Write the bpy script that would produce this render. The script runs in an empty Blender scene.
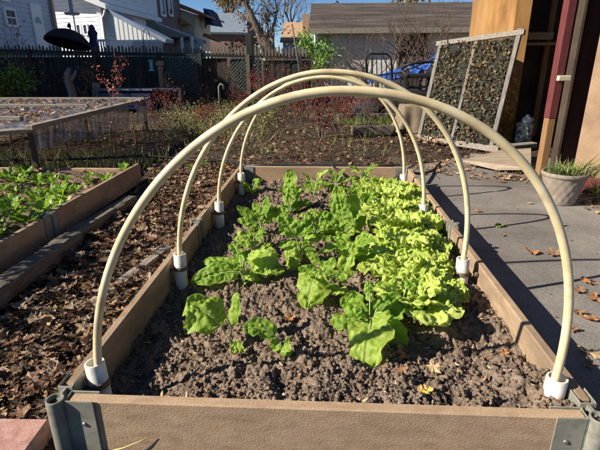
import bpy, math, random
import numpy as np
from mathutils import Vector, Matrix
S = bpy.context.scene
COL = S.collection
rng = np.random.default_rng(7)
random.seed(7)
PI = math.pi
rad = math.radians
G = -0.15                      # level of the yard; the top of the bed boards is z = 0

# ------------------------------------------------------------------ camera
CX, CY, CZ, YAW, PIT, ROL, FPX = 0.0047, -0.8443, 0.7281, 0.05434, 0.34366, -0.005, 460.0
FW = Vector((-math.sin(YAW)*math.cos(PIT), math.cos(YAW)*math.cos(PIT), -math.sin(PIT)))
RT = Vector((math.cos(YAW), math.sin(YAW), 0)); UP = RT.cross(FW)
R2 = RT*math.cos(ROL)+UP*math.sin(ROL); U2 = -RT*math.sin(ROL)+UP*math.cos(ROL)
cam = bpy.data.cameras.new('camera'); co = bpy.data.objects.new('camera', cam); COL.objects.link(co)
co.matrix_world = Matrix(((R2.x, U2.x, -FW.x, CX), (R2.y, U2.y, -FW.y, CY), (R2.z, U2.z, -FW.z, CZ), (0, 0, 0, 1)))
cam.sensor_width = 36; cam.lens = FPX/600*36; cam.clip_start = 0.02; cam.clip_end = 2000
S.camera = co

def P(u, v, Y):                # a point of the place seen in the photo at (u, v), at world depth Y
    d = FW*FPX + R2*(u-300) - U2*(v-225)
    t = (Y-CY)/d.y
    return Vector((CX+d.x*t, Y, CZ+d.z*t))
def Gd(u, v, z=G):             # ... at world height z
    d = FW*FPX + R2*(u-300) - U2*(v-225)
    t = (z-CZ)/d.z
    return Vector((CX+d.x*t, CY+d.y*t, z))

# ------------------------------------------------------------------ noise
def _h(ix, iy, iz, s):
    n = (ix.astype(np.int64)*374761393 + iy.astype(np.int64)*668265263 + iz.astype(np.int64)*2147483647 + s*1274126177) & 0xffffffff
    n = ((n ^ (n >> 13))*1274126177) & 0xffffffff
    return ((n ^ (n >> 16)) & 0xffff)/65535.0
def vn(x, y, z=0.0, s=0):
    x = np.asarray(x, float); y = np.asarray(y, float)+0*x; z = np.asarray(z, float)+0*x
    fx, fy, fz = np.floor(x), np.floor(y), np.floor(z)
    a, b, c = x-fx, y-fy, z-fz
    a = a*a*(3-2*a); b = b*b*(3-2*b); c = c*c*(3-2*c)
    r = 0
    for i in (0, 1):
        for j in (0, 1):
            for k in (0, 1):
                r = r + _h(fx+i, fy+j, fz+k, s)*(a if i else 1-a)*(b if j else 1-b)*(c if k else 1-c)
    return r*2-1
def fbm(x, y, z=0.0, o=4, s=0):
    r = 0; amp = 0.5
    for i in range(o):
        r = r+amp*vn(np.asarray(x)*2**i, np.asarray(y)*2**i, np.asarray(z)*2**i, s+i*17); amp *= .5
    return r

# ------------------------------------------------------------------ mesh tools
def link(name, me, m=None, parent=None, smooth=False):
    o = bpy.data.objects.new(name, me); COL.objects.link(o)
    if m is not None: me.materials.append(m)
    if parent is not None: o.parent = parent
    if smooth: me.polygons.foreach_set('use_smooth', np.ones(len(me.polygons), bool))
    return o
def mesh_np(name, V, F, m=None, parent=None, smooth=False, col=None, uv=None):
    """V (n,3); F (k,3|4) int array, one face size; col per vertex (n,3); uv per vertex (n,2)"""
    me = bpy.data.meshes.new(name)
    V = np.asarray(V, np.float32); F = np.asarray(F, np.int32)
    me.vertices.add(len(V)); me.vertices.foreach_set('co', V.ravel())
    k = F.shape[1]
    me.loops.add(F.size); me.loops.foreach_set('vertex_index', F.ravel())
    me.polygons.add(len(F)); me.polygons.foreach_set('loop_start', np.arange(0, F.size, k, dtype=np.int32))
    me.update(calc_edges=True)
    if col is not None:
        a = me.color_attributes.new('Col', 'FLOAT_COLOR', 'POINT')
        a.data.foreach_set('color', np.c_[col, np.ones(len(col))].astype(np.float32).ravel())
    if uv is not None:
        l = me.uv_layers.new(name='UVMap')
        l.data.foreach_set('uv', np.asarray(uv, np.float32)[F.ravel()].ravel())
    return link(name, me, m, parent, smooth)

class MB:
    def __init__(s): s.V = []; s.F = []
    def add(s, V, F):
        n = len(s.V); s.V += [tuple(v) for v in V]; s.F += [tuple(i+n for i in f) for f in F]
    def box(s, c, d, rz=0, M=None, bev=0):
        x, y, z = d[0]/2, d[1]/2, d[2]/2
        if bev:
            b = min(bev, x*.9, y*.9, z*.9)
            pts = []
            V = []; idx = {}
            for sx in (-1, 1):
                for sy in (-1, 1):
                    for sz in (-1, 1):
                        for ax in range(3):
                            p = [sx*(x-b), sy*(y-b), sz*(z-b)]; p[ax] = (sx*x, sy*y, sz*z)[ax]
                            idx[(sx, sy, sz, ax)] = len(V); V.append(Vector(p))
            F = []
            for ax in range(3):
                o1, o2 = [a for a in range(3) if a != ax]
                for sg in (-1, 1):
                    q = []
                    for (u, v) in ((-1, -1), (1, -1), (1, 1), (-1, 1)):
                        k = [0, 0, 0]; k[ax] = sg; k[o1] = u; k[o2] = v
                        q.append(idx[(k[0], k[1], k[2], ax)])
                    F.append(q)
            for ax in range(3):            # edge strips running along ax
                o1, o2 = [a for a in range(3) if a != ax]
                for u in (-1, 1):
                    for v in (-1, 1):
                        k0 = [0, 0, 0]; k1 = [0, 0, 0]
                        k0[ax] = -1; k1[ax] = 1
                        for k in (k0, k1): k[o1] = u; k[o2] = v
                        F.append([idx[(*k0, o1)], idx[(*k1, o1)], idx[(*k1, o2)], idx[(*k0, o2)]])
            for sx in (-1, 1):
                for sy in (-1, 1):
                    for sz in (-1, 1): F.append([idx[(sx, sy, sz, a)] for a in range(3)])
        else:
            V = [Vector((i*x, j*y, k*z)) for i in (-1, 1) for j in (-1, 1) for k in (-1, 1)]
            F = [(0, 1, 3, 2), (4, 6, 7, 5), (0, 4, 5, 1), (2, 3, 7, 6), (0, 2, 6, 4), (1, 5, 7, 3)]
        R = M if M is not None else Matrix.Rotation(rz, 4, 'Z')
        s.add([R @ v + Vector(c) for v in V], F); return s
    def bar(s, a, b, w, h, up=(0, 0, 1), bev=0):      # a box running from a to b
        a = Vector(a); b = Vector(b); d = b-a; L = d.length; d.normalize()
        side = d.cross(Vector(up)).normalized(); u = side.cross(d)
        M = Matrix((( d.x, side.x, u.x, 0), (d.y, side.y, u.y, 0), (d.z, side.z, u.z, 0), (0, 0, 0, 1)))
        return s.box((a+b)/2, (L, w, h), M=M, bev=bev)
    def tube(s, path, r, n=8, cap=True):
        path = [Vector(p) for p in path]; k = len(path)
        rr = r if hasattr(r, '__len__') else [r]*k
        t0 = (path[1]-path[0]).normalized()
        a = t0.orthogonal().normalized()
        V = []
        for i in range(k):
            t = (path[min(i+1, k-1)]-path[max(i-1, 0)])
            t = t.normalized() if t.length > 1e-9 else t0
            a = (a-t*a.dot(t)).normalized(); b = t.cross(a)
            for j in range(n):
                q = 2*PI*j/n
                V.append(path[i]+(a*math.cos(q)+b*math.sin(q))*rr[i])
        F = [(i*n+j, i*n+(j+1) % n, (i+1)*n+(j+1) % n, (i+1)*n+j) for i in range(k-1) for j in range(n)]
        if cap: F += [tuple(range(n))[::-1], tuple((k-1)*n+j for j in range(n))]
        s.add(V, F); return s
    def lathe(s, prof, c, n=24, M=None):               # prof: (r, z) list
        V = []; k = len(prof)
        for r, z in prof:
            for j in range(n):
                q = 2*PI*j/n; p = Vector((r*math.cos(q), r*math.sin(q), z))
                V.append((M @ p if M is not None else p)+Vector(c))
        F = [(i*n+j, i*n+(j+1) % n, (i+1)*n+(j+1) % n, (i+1)*n+j) for i in range(k-1) for j in range(n)]
        s.add(V, F); return s
    def prism(s, poly, vec):                           # polygon extruded along vec
        n = len(poly); v = Vector(vec); poly = [Vector(p) for p in poly]
        s.add(poly+[p+v for p in poly], [tuple(range(n))[::-1], tuple(range(n, 2*n))]+[(i, (i+1) % n, n+(i+1) % n, n+i) for i in range(n)])
        return s
    def build(s, name, m, parent=None, smooth=False, angle=None):
        me = bpy.data.meshes.new(name); me.from_pydata(s.V, [], s.F); me.update()
        import bmesh
        b = bmesh.new(); b.from_mesh(me); bmesh.ops.recalc_face_normals(b, faces=b.faces); b.to_mesh(me); b.free()
        o = link(name, me, m, parent, smooth or angle is not None)
        if angle is not None: me.set_sharp_from_angle(angle=rad(angle))
        return o

def tag(o, label=None, cat=None, group=None, kind=None):
    if label: o['label'] = label
    if cat: o['category'] = cat
    if group: o['group'] = group
    if kind: o['kind'] = kind
    return o
def thing(name, label, cat, loc=(0, 0, 0), rz=0, group=None):
    o = bpy.data.objects.new(name, None); COL.objects.link(o); o.location = loc; o.rotation_euler = (0, 0, rz)
    o.empty_display_size = .1
    return tag(o, label, cat, group)
def wthing(name, label, cat, loc, group=None):
    """thing at loc whose children are given in WORLD coordinates (build, then fix())"""
    return thing(name, label, cat, loc, 0, group)
def fix(root):                                         # shift world-coordinate children under a located root
    def rec(o, off):
        for ch in o.children:
            if ch.type == 'MESH' and not ch.get('loc_done'):
                ch.data.transform(Matrix.Translation(-off)); ch['loc_done'] = 1
            rec(ch, off)
    off = Vector(root.location)
    rec(root, off)
    def clean(o):
        for ch in o.children:
            if 'loc_done' in ch: del ch['loc_done']
            clean(ch)
    clean(root)
    return root
def copy_tree(o, parent=None):
    c = o.copy(); COL.objects.link(c); c.parent = parent
    for ch in list(o.children): copy_tree(ch, c)
    return c

# ------------------------------------------------------------------ materials
def newmat(name):
    m = bpy.data.materials.new(name); m.use_nodes = True
    nt = m.node_tree; nt.nodes.clear()
    out = nt.nodes.new('ShaderNodeOutputMaterial'); bs = nt.nodes.new('ShaderNodeBsdfPrincipled')
    nt.links.new(bs.outputs[0], out.inputs[0])
    return m, nt, bs, out
def N(nt, t, **k):
    n = nt.nodes.new(t)
    for a, b in k.items():
        if a.startswith('i_'):
            key = a[2:]; key = int(key) if key.isdigit() else key
            n.inputs[key].default_value = b
        else: setattr(n, a, b)
    return n
def ramp(nt, fac, stops):
    r = nt.nodes.new('ShaderNodeValToRGB'); nt.links.new(fac, r.inputs[0])
    e = r.color_ramp.elements
    while len(e) < len(stops): e.new(.5)
    for i, (p, c) in enumerate(stops): e[i].position = p; e[i].color = (*c, 1)
    return r.outputs[0]
def noisy(name, cols, scale=8, rough=.7, bump=.3, bscale=60, stretch=(1, 1, 1), detail=6, dist=.01, spec=.3, lo=.3, hi=.7, metal=0, second=None):
    """mottled surface: cols = 2-4 base colours spread over a noise; stretch elongates grain; second = (scale, colour, amount)"""
    m, nt, bs, out = newmat(name)
    tc = N(nt, 'ShaderNodeTexCoord'); mp = N(nt, 'ShaderNodeMapping'); mp.inputs['Scale'].default_value = stretch
    nt.links.new(tc.outputs['Object'], mp.inputs[0])
    n = N(nt, 'ShaderNodeTexNoise', i_Scale=scale, i_Detail=detail, i_Roughness=.62); nt.links.new(mp.outputs[0], n.inputs[0])
    k = len(cols)
    c = ramp(nt, n.outputs[0], [(lo+(hi-lo)*i/(k-1), cols[i]) for i in range(k)])
    if second:
        n3 = N(nt, 'ShaderNodeTexNoise', i_Scale=second[0], i_Detail=4.0); nt.links.new(mp.outputs[0], n3.inputs[0])
        mr = N(nt, 'ShaderNodeMapRange'); mr.inputs[1].default_value = .5; mr.inputs[2].default_value = .66; mr.inputs[4].default_value = second[2]
        nt.links.new(n3.outputs[0], mr.inputs[0])
        mx = N(nt, 'ShaderNodeMixRGB'); nt.links.new(mr.outputs[0], mx.inputs[0]); nt.links.new(c, mx.inputs[1]); mx.inputs[2].default_value = (*second[1], 1)
        c = mx.outputs[0]
    nt.links.new(c, bs.inputs['Base Color'])
    bs.inputs['Roughness'].default_value = rough; bs.inputs['Specular IOR Level'].default_value = spec; bs.inputs['Metallic'].default_value = metal
    if bump:
        n2 = N(nt, 'ShaderNodeTexNoise', i_Scale=bscale, i_Detail=5.0); nt.links.new(mp.outputs[0], n2.inputs[0])
        b = N(nt, 'ShaderNodeBump', i_Strength=bump, i_Distance=dist); nt.links.new(n2.outputs[0], b.inputs['Height'])
        nt.links.new(b.outputs[0], bs.inputs['Normal'])
    return m
def colmat(name, rough=.75, trans=0, spec=.25, bump=0):
    m, nt, bs, out = newmat(name)
    a = N(nt, 'ShaderNodeAttribute', attribute_name='Col')
    tc = N(nt, 'ShaderNodeTexCoord'); n = N(nt, 'ShaderNodeTexNoise', i_Scale=180.0, i_Detail=3.0); nt.links.new(tc.outputs['Object'], n.inputs[0])
    mr = N(nt, 'ShaderNodeMapRange'); mr.inputs[3].default_value = .65; mr.inputs[4].default_value = 1.35; nt.links.new(n.outputs[0], mr.inputs[0])
    mx = N(nt, 'ShaderNodeVectorMath', operation='SCALE'); nt.links.new(a.outputs[0], mx.inputs[0]); nt.links.new(mr.outputs[0], mx.inputs['Scale'])
    nt.links.new(mx.outputs[0], bs.inputs['Base Color'])
    bs.inputs['Roughness'].default_value = rough; bs.inputs['Specular IOR Level'].default_value = spec
    if trans:
        t = N(nt, 'ShaderNodeBsdfTranslucent'); nt.links.new(mx.outputs[0], t.inputs[0])
        mm = N(nt, 'ShaderNodeMixShader', i_0=trans); nt.links.new(bs.outputs[0], mm.inputs[1]); nt.links.new(t.outputs[0], mm.inputs[2])
        nt.links.new(mm.outputs[0], out.inputs[0])
    return m
def leafmat(name, dark, light, vein, rough=.38, trans=.35, tcol=None, nscale=40, veins=7):
    """living leaf: UV u runs along the leaf, v across it (0..1, midrib at .5)"""
    m, nt, bs, out = newmat(name)
    tc = N(nt, 'ShaderNodeTexCoord'); n = N(nt, 'ShaderNodeTexNoise', i_Scale=float(nscale), i_Detail=4.0); nt.links.new(tc.outputs['Object'], n.inputs[0])
    oi = N(nt, 'ShaderNodeObjectInfo')
    ad = N(nt, 'ShaderNodeMath', operation='MULTIPLY_ADD', i_1=.35, i_2=-.17); nt.links.new(oi.outputs['Random'], ad.inputs[0])
    sm = N(nt, 'ShaderNodeMath', operation='ADD'); nt.links.new(n.outputs[0], sm.inputs[0]); nt.links.new(ad.outputs[0], sm.inputs[1])
    c = ramp(nt, sm.outputs[0], [(.3, dark), (.7, light)])
    sx = N(nt, 'ShaderNodeSeparateXYZ'); nt.links.new(tc.outputs['UV'], sx.inputs[0])
    d = N(nt, 'ShaderNodeMath', operation='SUBTRACT', i_1=.5); nt.links.new(sx.outputs[1], d.inputs[0])
    ab = N(nt, 'ShaderNodeMath', operation='ABSOLUTE'); nt.links.new(d.outputs[0], ab.inputs[0])
    mid = N(nt, 'ShaderNodeMapRange'); mid.inputs[1].default_value = .012; mid.inputs[2].default_value = .035; mid.inputs[3].default_value = 1; mid.inputs[4].default_value = 0
    nt.links.new(ab.outputs[0], mid.inputs[0])
    # side veins: stripes of u - 0.8|v|
    k = N(nt, 'ShaderNodeMath', operation='MULTIPLY_ADD', i_1=-.9); nt.links.new(ab.outputs[0], k.inputs[0]); nt.links.new(sx.outputs[0], k.inputs[2])
    k2 = N(nt, 'ShaderNodeMath', operation='MULTIPLY', i_1=float(veins)); nt.links.new(k.outputs[0], k2.inputs[0])
    fr = N(nt, 'ShaderNodeMath', operation='PINGPONG', i_1=.5); nt.links.new(k2.outputs[0], fr.inputs[0])
    sv = N(nt, 'ShaderNodeMapRange'); sv.inputs[1].default_value = .02; sv.inputs[2].default_value = .09; sv.inputs[3].default_value = .7; sv.inputs[4].default_value = 0
    nt.links.new(fr.outputs[0], sv.inputs[0])
    mxv = N(nt, 'ShaderNodeMath', operation='MAXIMUM'); nt.links.new(mid.outputs[0], mxv.inputs[0]); nt.links.new(sv.outputs[0], mxv.inputs[1])
    mv = N(nt, 'ShaderNodeMath', operation='MULTIPLY', i_1=.42); nt.links.new(mxv.outputs[0], mv.inputs[0])
    mx = N(nt, 'ShaderNodeMixRGB'); nt.links.new(mv.outputs[0], mx.inputs[0]); nt.links.new(c, mx.inputs[1]); mx.inputs[2].default_value = (*vein, 1)
    nt.links.new(mx.outputs[0], bs.inputs['Base Color'])
    bs.inputs['Roughness'].default_value = rough; bs.inputs['Specular IOR Level'].default_value = .35
    n2 = N(nt, 'ShaderNodeTexNoise', i_Scale=160.0, i_Detail=3.0); nt.links.new(tc.outputs['Object'], n2.inputs[0])
    hs = N(nt, 'ShaderNodeMath', operation='MULTIPLY_ADD', i_1=-.6); nt.links.new(mxv.outputs[0], hs.inputs[0]); nt.links.new(n2.outputs[0], hs.inputs[2])
    b = N(nt, 'ShaderNodeBump', i_Strength=.5, i_Distance=.002); nt.links.new(hs.outputs[0], b.inputs['Height']); nt.links.new(b.outputs[0], bs.inputs['Normal'])
    t = N(nt, 'ShaderNodeBsdfTranslucent')
    if tcol: 
        mt = N(nt, 'ShaderNodeMixRGB', i_0=.6); nt.links.new(mx.outputs[0], mt.inputs[1]); mt.inputs[2].default_value = (*tcol, 1); nt.links.new(mt.outputs[0], t.inputs[0])
    else: nt.links.new(mx.outputs[0], t.inputs[0])
    mm = N(nt, 'ShaderNodeMixShader', i_0=trans); nt.links.new(bs.outputs[0], mm.inputs[1]); nt.links.new(t.outputs[0], mm.inputs[2])
    nt.links.new(mm.outputs[0], out.inputs[0])
    return m

M = {}
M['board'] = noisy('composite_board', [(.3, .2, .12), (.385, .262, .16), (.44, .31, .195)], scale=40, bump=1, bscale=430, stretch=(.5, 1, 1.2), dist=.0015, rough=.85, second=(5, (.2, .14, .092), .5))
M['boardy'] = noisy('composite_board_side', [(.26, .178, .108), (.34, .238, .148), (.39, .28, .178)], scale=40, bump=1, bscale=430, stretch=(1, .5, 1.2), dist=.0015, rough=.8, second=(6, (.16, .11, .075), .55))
M['bracket'] = noisy('grey_green_plastic', [(.16, .16, .13), (.215, .212, .172), (.27, .262, .215)], scale=14, bump=.15, bscale=120, rough=.5, dist=.001, second=(40, (.1, .09, .06), .4))
M['bracket_dirt'] = noisy('dirt_in_post', [(.05, .03, .02), (.2, .13, .07)], scale=120, bump=.8, bscale=200, rough=.95)
M['screw'] = noisy('screw_metal', [(.25, .2, .16), (.4, .35, .3)], scale=80, rough=.4, metal=.7, bump=.1)
M['pipe'] = noisy('cream_pipe', [(.6, .47, .25), (.69, .57, .34), (.75, .64, .42)], scale=9, rough=.42, bump=.12, bscale=90, dist=.001, spec=.45, second=(14, (.4, .3, .18), .6))
M['sleeve'] = noisy('white_pvc', [(.66, .62, .53), (.78, .76, .7)], scale=16, rough=.4, bump=.08, bscale=70, dist=.001, second=(30, (.42, .35, .25), .55))
M['clamp'] = noisy('brown_strap', [(.12, .085, .06), (.2, .15, .11)], scale=60, rough=.7, bump=.3, bscale=200, dist=.001)
M['soil'] = noisy('garden_soil', [(.085, .058, .04), (.18, .13, .094), (.29, .218, .16)], scale=26, rough=.95, bump=1, bscale=160, dist=.006, spec=.12, detail=9, second=(70, (.3, .24, .19), .35))
M['clod'] = noisy('soil_clod', [(.11, .077, .054), (.205, .152, .112), (.32, .245, .185)], scale=55, rough=.95, bump=1, bscale=380, dist=.003, spec=.1, detail=8)
M['dirt'] = noisy('yard_dirt', [(.028, .019, .013), (.06, .042, .03), (.11, .08, .058)], scale=5, rough=.95, bump=1, bscale=40, dist=.02, spec=.1, detail=10, second=(1.3, (.035, .03, .018), .6))
M['concrete'] = None
M['deadleaf'] = colmat('dead_leaf', rough=.6, trans=.12, spec=.3)
M['chip'] = colmat('wood_chip', rough=.85)
M['twig'] = noisy('twig_bark', [(.07, .05, .04), (.16, .12, .09)], scale=30, rough=.9, bump=.5, bscale=80)
M['bark'] = noisy('tree_bark', [(.05, .04, .03), (.13, .1, .08), (.2, .165, .13)], scale=6, rough=.95, bump=1, bscale=20, stretch=(1, 1, .3), dist=.03)
M['greywood'] = noisy('weathered_wood', [(.1, .085, .07), (.17, .15, .13), (.24, .215, .19)], scale=9, rough=.9, bump=.6, bscale=30, stretch=(5, 5, .7), dist=.003)
M['greywood_y'] = noisy('weathered_wood_long', [(.14, .115, .09), (.26, .22, .18), (.36, .32, .27)], scale=14, rough=.9, bump=.9, bscale=45, stretch=(5, .6, 5), dist=.004)
M['greywood_x'] = noisy('weathered_wood_cross', [(.14, .115, .09), (.24, .21, .17), (.33, .29, .24)], scale=14, rough=.9, bump=.9, bscale=45, stretch=(.6, 5, 5), dist=.003)
M['timber'] = noisy('old_timber', [(.08, .065, .048), (.16, .135, .1), (.24, .2, .155)], scale=16, rough=.92, bump=1, bscale=50, stretch=(4, .5, 4), dist=.006, second=(18, (.07, .06, .045), .7))
M['spinach'] = leafmat('spinach_leaf', (.16, .28, .025), (.34, .5, .06), (.5, .6, .2), rough=.5, trans=.48, tcol=(.34, .6, .03))
M['chard'] = leafmat('pale_spinach_leaf', (.28, .4, .04), (.46, .6, .1), (.54, .63, .24), rough=.5, trans=.48, tcol=(.4, .64, .05))
M['lettuce'] = leafmat('lettuce_leaf', (.4, .52, .07), (.58, .69, .16), (.67, .74, .3), rough=.42, trans=.4, tcol=(.6, .72, .12), nscale=30, veins=5)
M['stem'] = noisy('pale_stem', [(.3, .4, .12), (.5, .56, .26)], scale=30, rough=.5, bump=.1, bscale=90, dist=.001)
M['black'] = noisy('black_plastic', [(.01, .01, .011), (.022, .022, .024)], scale=8, rough=.5, bump=.1)
M['hose'] = noisy('black_hose', [(.012, .012, .013), (.03, .03, .03)], scale=20, rough=.55, bump=.1)
M['white'] = noisy('white_paint', [(.66, .67, .68), (.8, .81, .82)], scale=3, rough=.6, bump=.1, bscale=30)

# ------------------------------------------------------------------ light
w = bpy.data.worlds.new('World'); S.world = w; w.use_nodes = True
nt = w.node_tree; bg = nt.nodes['Background']
sky = nt.nodes.new('ShaderNodeTexSky'); sky.sky_type = 'NISHITA'; sky.sun_disc = False
SUN = Vector((-1.5, -.5, 1.0)).normalized()
sky.sun_elevation = math.asin(SUN.z); sky.sun_rotation = math.atan2(SUN.x, SUN.y)
sky.air_density = 1.0; sky.dust_density = .05; sky.ozone_density = 3.5
hs_ = nt.nodes.new('ShaderNodeHueSaturation'); hs_.inputs['Saturation'].default_value = 1.1; sky.altitude = 4000; nt.links.new(sky.outputs[0], hs_.inputs['Color']); nt.links.new(hs_.outputs[0], bg.inputs[0]); bg.inputs[1].default_value = .06
sl = bpy.data.lights.new('sun', 'SUN'); sl.energy = 5.0; sl.angle = rad(.55); sl.color = (1, .92, .8)
so = bpy.data.objects.new('sun', sl); COL.objects.link(so); so.rotation_euler = SUN.to_track_quat('Z', 'Y').to_euler(); so.location = (-6, -1, 5)
S.view_settings.view_transform = 'Standard'; S.view_settings.look = 'None'; S.view_settings.gamma = 1
S.view_settings.exposure = .9; S.view_settings.use_curve_mapping = False
S.render.engine = 'CYCLES'; S.cycles.max_bounces = 8; S.cycles.transparent_max_bounces = 16
#==PART2==
M['tanwood0'] = noisy('straw', [(.42, .36, .14), (.55, .48, .22)], scale=20, rough=.6, bump=.1)
# ================================================================== THE GROUND
def axis(segs):
    out = []
    for a, b, s in segs: out += list(np.arange(a, b-1e-6, s))
    return np.array(out+[segs[-1][1]])
gx = axis([(-400, -100, 60), (-100, -20, 10), (-20, -5, 1.0), (-5, 3, .045), (3, 12, .5), (12, 100, 11), (100, 400, 60)])
gy = axis([(-60, -10, 10), (-10, -1.5, .5), (-1.5, 9, .05), (9, 16, .25), (16, 40, 2), (40, 100, 10), (100, 700, 100)])
X, Y = np.meshgrid(gx, gy)
def ground_z(x, y):
    z = G-.012+.035*fbm(x*1.3, y*1.3, 0, 4, 3)+.016*fbm(x*9, y*9, 0, 3, 5)
    flat = (((x > .62) & (y < 3.6)) | ((abs(x) < .66) & (y > -.1) & (y < 2.5))).astype(float)
    return z*(1-flat)+(G-.05)*flat
Z = ground_z(X, Y)
ny, nx = X.shape
I = np.arange(ny*nx).reshape(ny, nx)
F = np.stack([I[:-1, :-1], I[:-1, 1:], I[1:, 1:], I[1:, :-1]], -1).reshape(-1, 4)
tag(mesh_np('ground', np.c_[X.ravel(), Y.ravel(), Z.ravel()], F, M['dirt'], smooth=True), kind='structure')

# concrete pad on the right
m, nt, bs, out = newmat('old_concrete')
tc = N(nt, 'ShaderNodeTexCoord')
n1 = N(nt, 'ShaderNodeTexNoise', i_Scale=2.2, i_Detail=8.0, i_Roughness=.65); nt.links.new(tc.outputs['Object'], n1.inputs[0])
c1 = ramp(nt, n1.outputs[0], [(.3, (.12, .107, .092)), (.5, (.18, .162, .14)), (.72, (.26, .234, .2))])
n2 = N(nt, 'ShaderNodeTexNoise', i_Scale=170.0, i_Detail=3.0); nt.links.new(tc.outputs['Object'], n2.inputs[0])
mr = N(nt, 'ShaderNodeMapRange'); mr.inputs[1].default_value = .3; mr.inputs[2].default_value = .7; mr.inputs[3].default_value = .72; mr.inputs[4].default_value = 1.25; nt.links.new(n2.outputs[0], mr.inputs[0])
sc = N(nt, 'ShaderNodeVectorMath', operation='SCALE'); nt.links.new(c1, sc.inputs[0]); nt.links.new(mr.outputs[0], sc.inputs['Scale'])
n3 = N(nt, 'ShaderNodeTexNoise', i_Scale=1.1, i_Detail=6.0, i_Distortion=1.5); nt.links.new(tc.outputs['Object'], n3.inputs[0])
m3 = N(nt, 'ShaderNodeMapRange'); m3.inputs[1].default_value = .56; m3.inputs[2].default_value = .68; m3.inputs[4].default_value = .8; nt.links.new(n3.outputs[0], m3.inputs[0])
mx = N(nt, 'ShaderNodeMixRGB'); nt.links.new(m3.outputs[0], mx.inputs[0]); nt.links.new(sc.outputs[0], mx.inputs[1]); mx.inputs[2].default_value = (.12, .095, .075, 1)
nt.links.new(mx.outputs[0], bs.inputs['Base Color']); bs.inputs['Roughness'].default_value = .9
ad = N(nt, 'ShaderNodeMath', operation='MULTIPLY_ADD', i_1=.25); nt.links.new(n2.outputs[0], ad.inputs[0]); nt.links.new(n1.outputs[0], ad.inputs[2])
b = N(nt, 'ShaderNodeBump', i_Strength=.5, i_Distance=.02); nt.links.new(ad.outputs[0], b.inputs['Height']); nt.links.new(b.outputs[0], bs.inputs['Normal'])
mb = MB()
mb.prism([(.655, -3, G-.09), (3.6, -3, G-.09), (3.6, 2.12, G-.09), (.66, 2.42, G-.09)], (0, 0, .09))
mb.prism([(.66, 2.432, G-.094), (3.6, 2.132, G-.094), (3.6, 3.9, G-.094), (1.7, 3.75, G-.094), (1.2, 3.5, G-.094), (.8, 3.2, G-.094)], (0, 0, .09))
tag(mb.build('concrete_pad', m), kind='structure')

# red brick paver in the near left corner
M['brickred'] = noisy('brick_paver', [(.3, .15, .115), (.42, .23, .185), (.5, .31, .26)], scale=40, rough=.9, bump=.8, bscale=260, dist=.002)
r = thing('brick_paver', 'pink red brick paver lying flat beside the near left corner post of the bed', 'paver', (-.78, -.09, G), .03)
MB().box((0, 0, .022), (.24, .235, .055), bev=.005).build('paver_block', M['brickred'], r)
r.name = 'brick_paver'

# ================================================================== THE RAISED BED
bed = thing('raised_bed', 'long tan raised bed with lettuce and spinach, under the pipe hoops', 'raised bed', (0, 0, G))
def wb(mb, name, m, parent=bed, **k):
    o = mb.build(name, m, parent, **k)
    off = Vector((0, 0, G)) if parent is bed else Vector((0, 0, G))
    o.data.transform(Matrix.Translation(-off)); return o
BT, BH = .028, .145
wb(MB().box((.003, -.006, -BH/2), (1.15, BT, BH), bev=.004), 'board', M['board'])
wb(MB().box((0, 2.452, -BH/2), (1.15, BT, BH), bev=.004), 'board', M['board'])
for s in (-1, 1):
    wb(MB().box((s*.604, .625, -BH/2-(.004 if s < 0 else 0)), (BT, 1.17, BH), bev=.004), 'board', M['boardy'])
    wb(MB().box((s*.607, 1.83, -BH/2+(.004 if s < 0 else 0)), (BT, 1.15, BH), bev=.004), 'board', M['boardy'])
def clip(mb, a, d, n, ln, t=.0035, z0=-.142, z1=.002, g=.0155):
    """U-channel holding a board end: from point a along d, plates on both faces (normal n)"""
    a = Vector(a); d = Vector(d); n = Vector(n)
    for s in (-1, 1):
        c = a+d*ln/2+n*s*(g+t/2)
        mb.bar(c-d*ln/2, c+d*ln/2, t, 1, up=(0, 0, 1)) if False else mb.box((c.x, c.y, (z0+z1)/2), (abs(d.x)*ln+abs(n.x)*t, abs(d.y)*ln+abs(n.y)*t, z1-z0), bev=.0015)
    c = a-d*t/2
    mb.box((c.x, c.y, (z0+z1)/2), (abs(d.x)*t+abs(n.x)*(2*g+2*t-.001), abs(d.y)*t+abs(n.y)*(2*g+2*t-.001), z1-z0-.002), bev=.001)
def corner(sx, y0, dy):
    mb = MB(); px, py = sx*.602, y0-dy*.016
    mb.tube([(px, py, -.146), (px, py, .003)], .0205, 20, cap=False)
    mb.lathe([(.0205, .003), (.0195, .0055), (.0165, .0055), (.0155, .002), (.0155, -.012)], (px, py, 0), 20)
    clip(mb, (sx*.578, y0-dy*0, 0), (-sx, 0, 0), (0, 1, 0), .066)
    clip(mb, (sx*.604, y0+dy*.034, 0), (0, dy, 0), (1, 0, 0), .05)
    mb.box((sx*.59, y0-dy*.009, -.07), (.028, .006, .138), rz=sx*dy*.35)
    mb.box((sx*.604, y0+dy*.018, -.07), (.008, .028, .136))
    o = wb(mb, 'corner_bracket', M['bracket'], angle=35)
    wb(MB().lathe([(0, -.006), (.0152, -.006)], (px, py, 0), 16), 'post_fill', M['bracket_dirt'], o)
    for xx in (.56,):
        q = MB().lathe([(0, .003), (.004, .003), (.0055, .0012), (.0055, -.001)], (0, 0, 0), 12, M=Matrix.Rotation(PI/2, 4, 'X'))
        q.V = [(v[0]+sx*(.541), v[1]*(1)+y0-dy*.0195, v[2]-.062) for v in q.V]
        if dy > 0: wb(q, 'screw', M['screw'], o)
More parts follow.
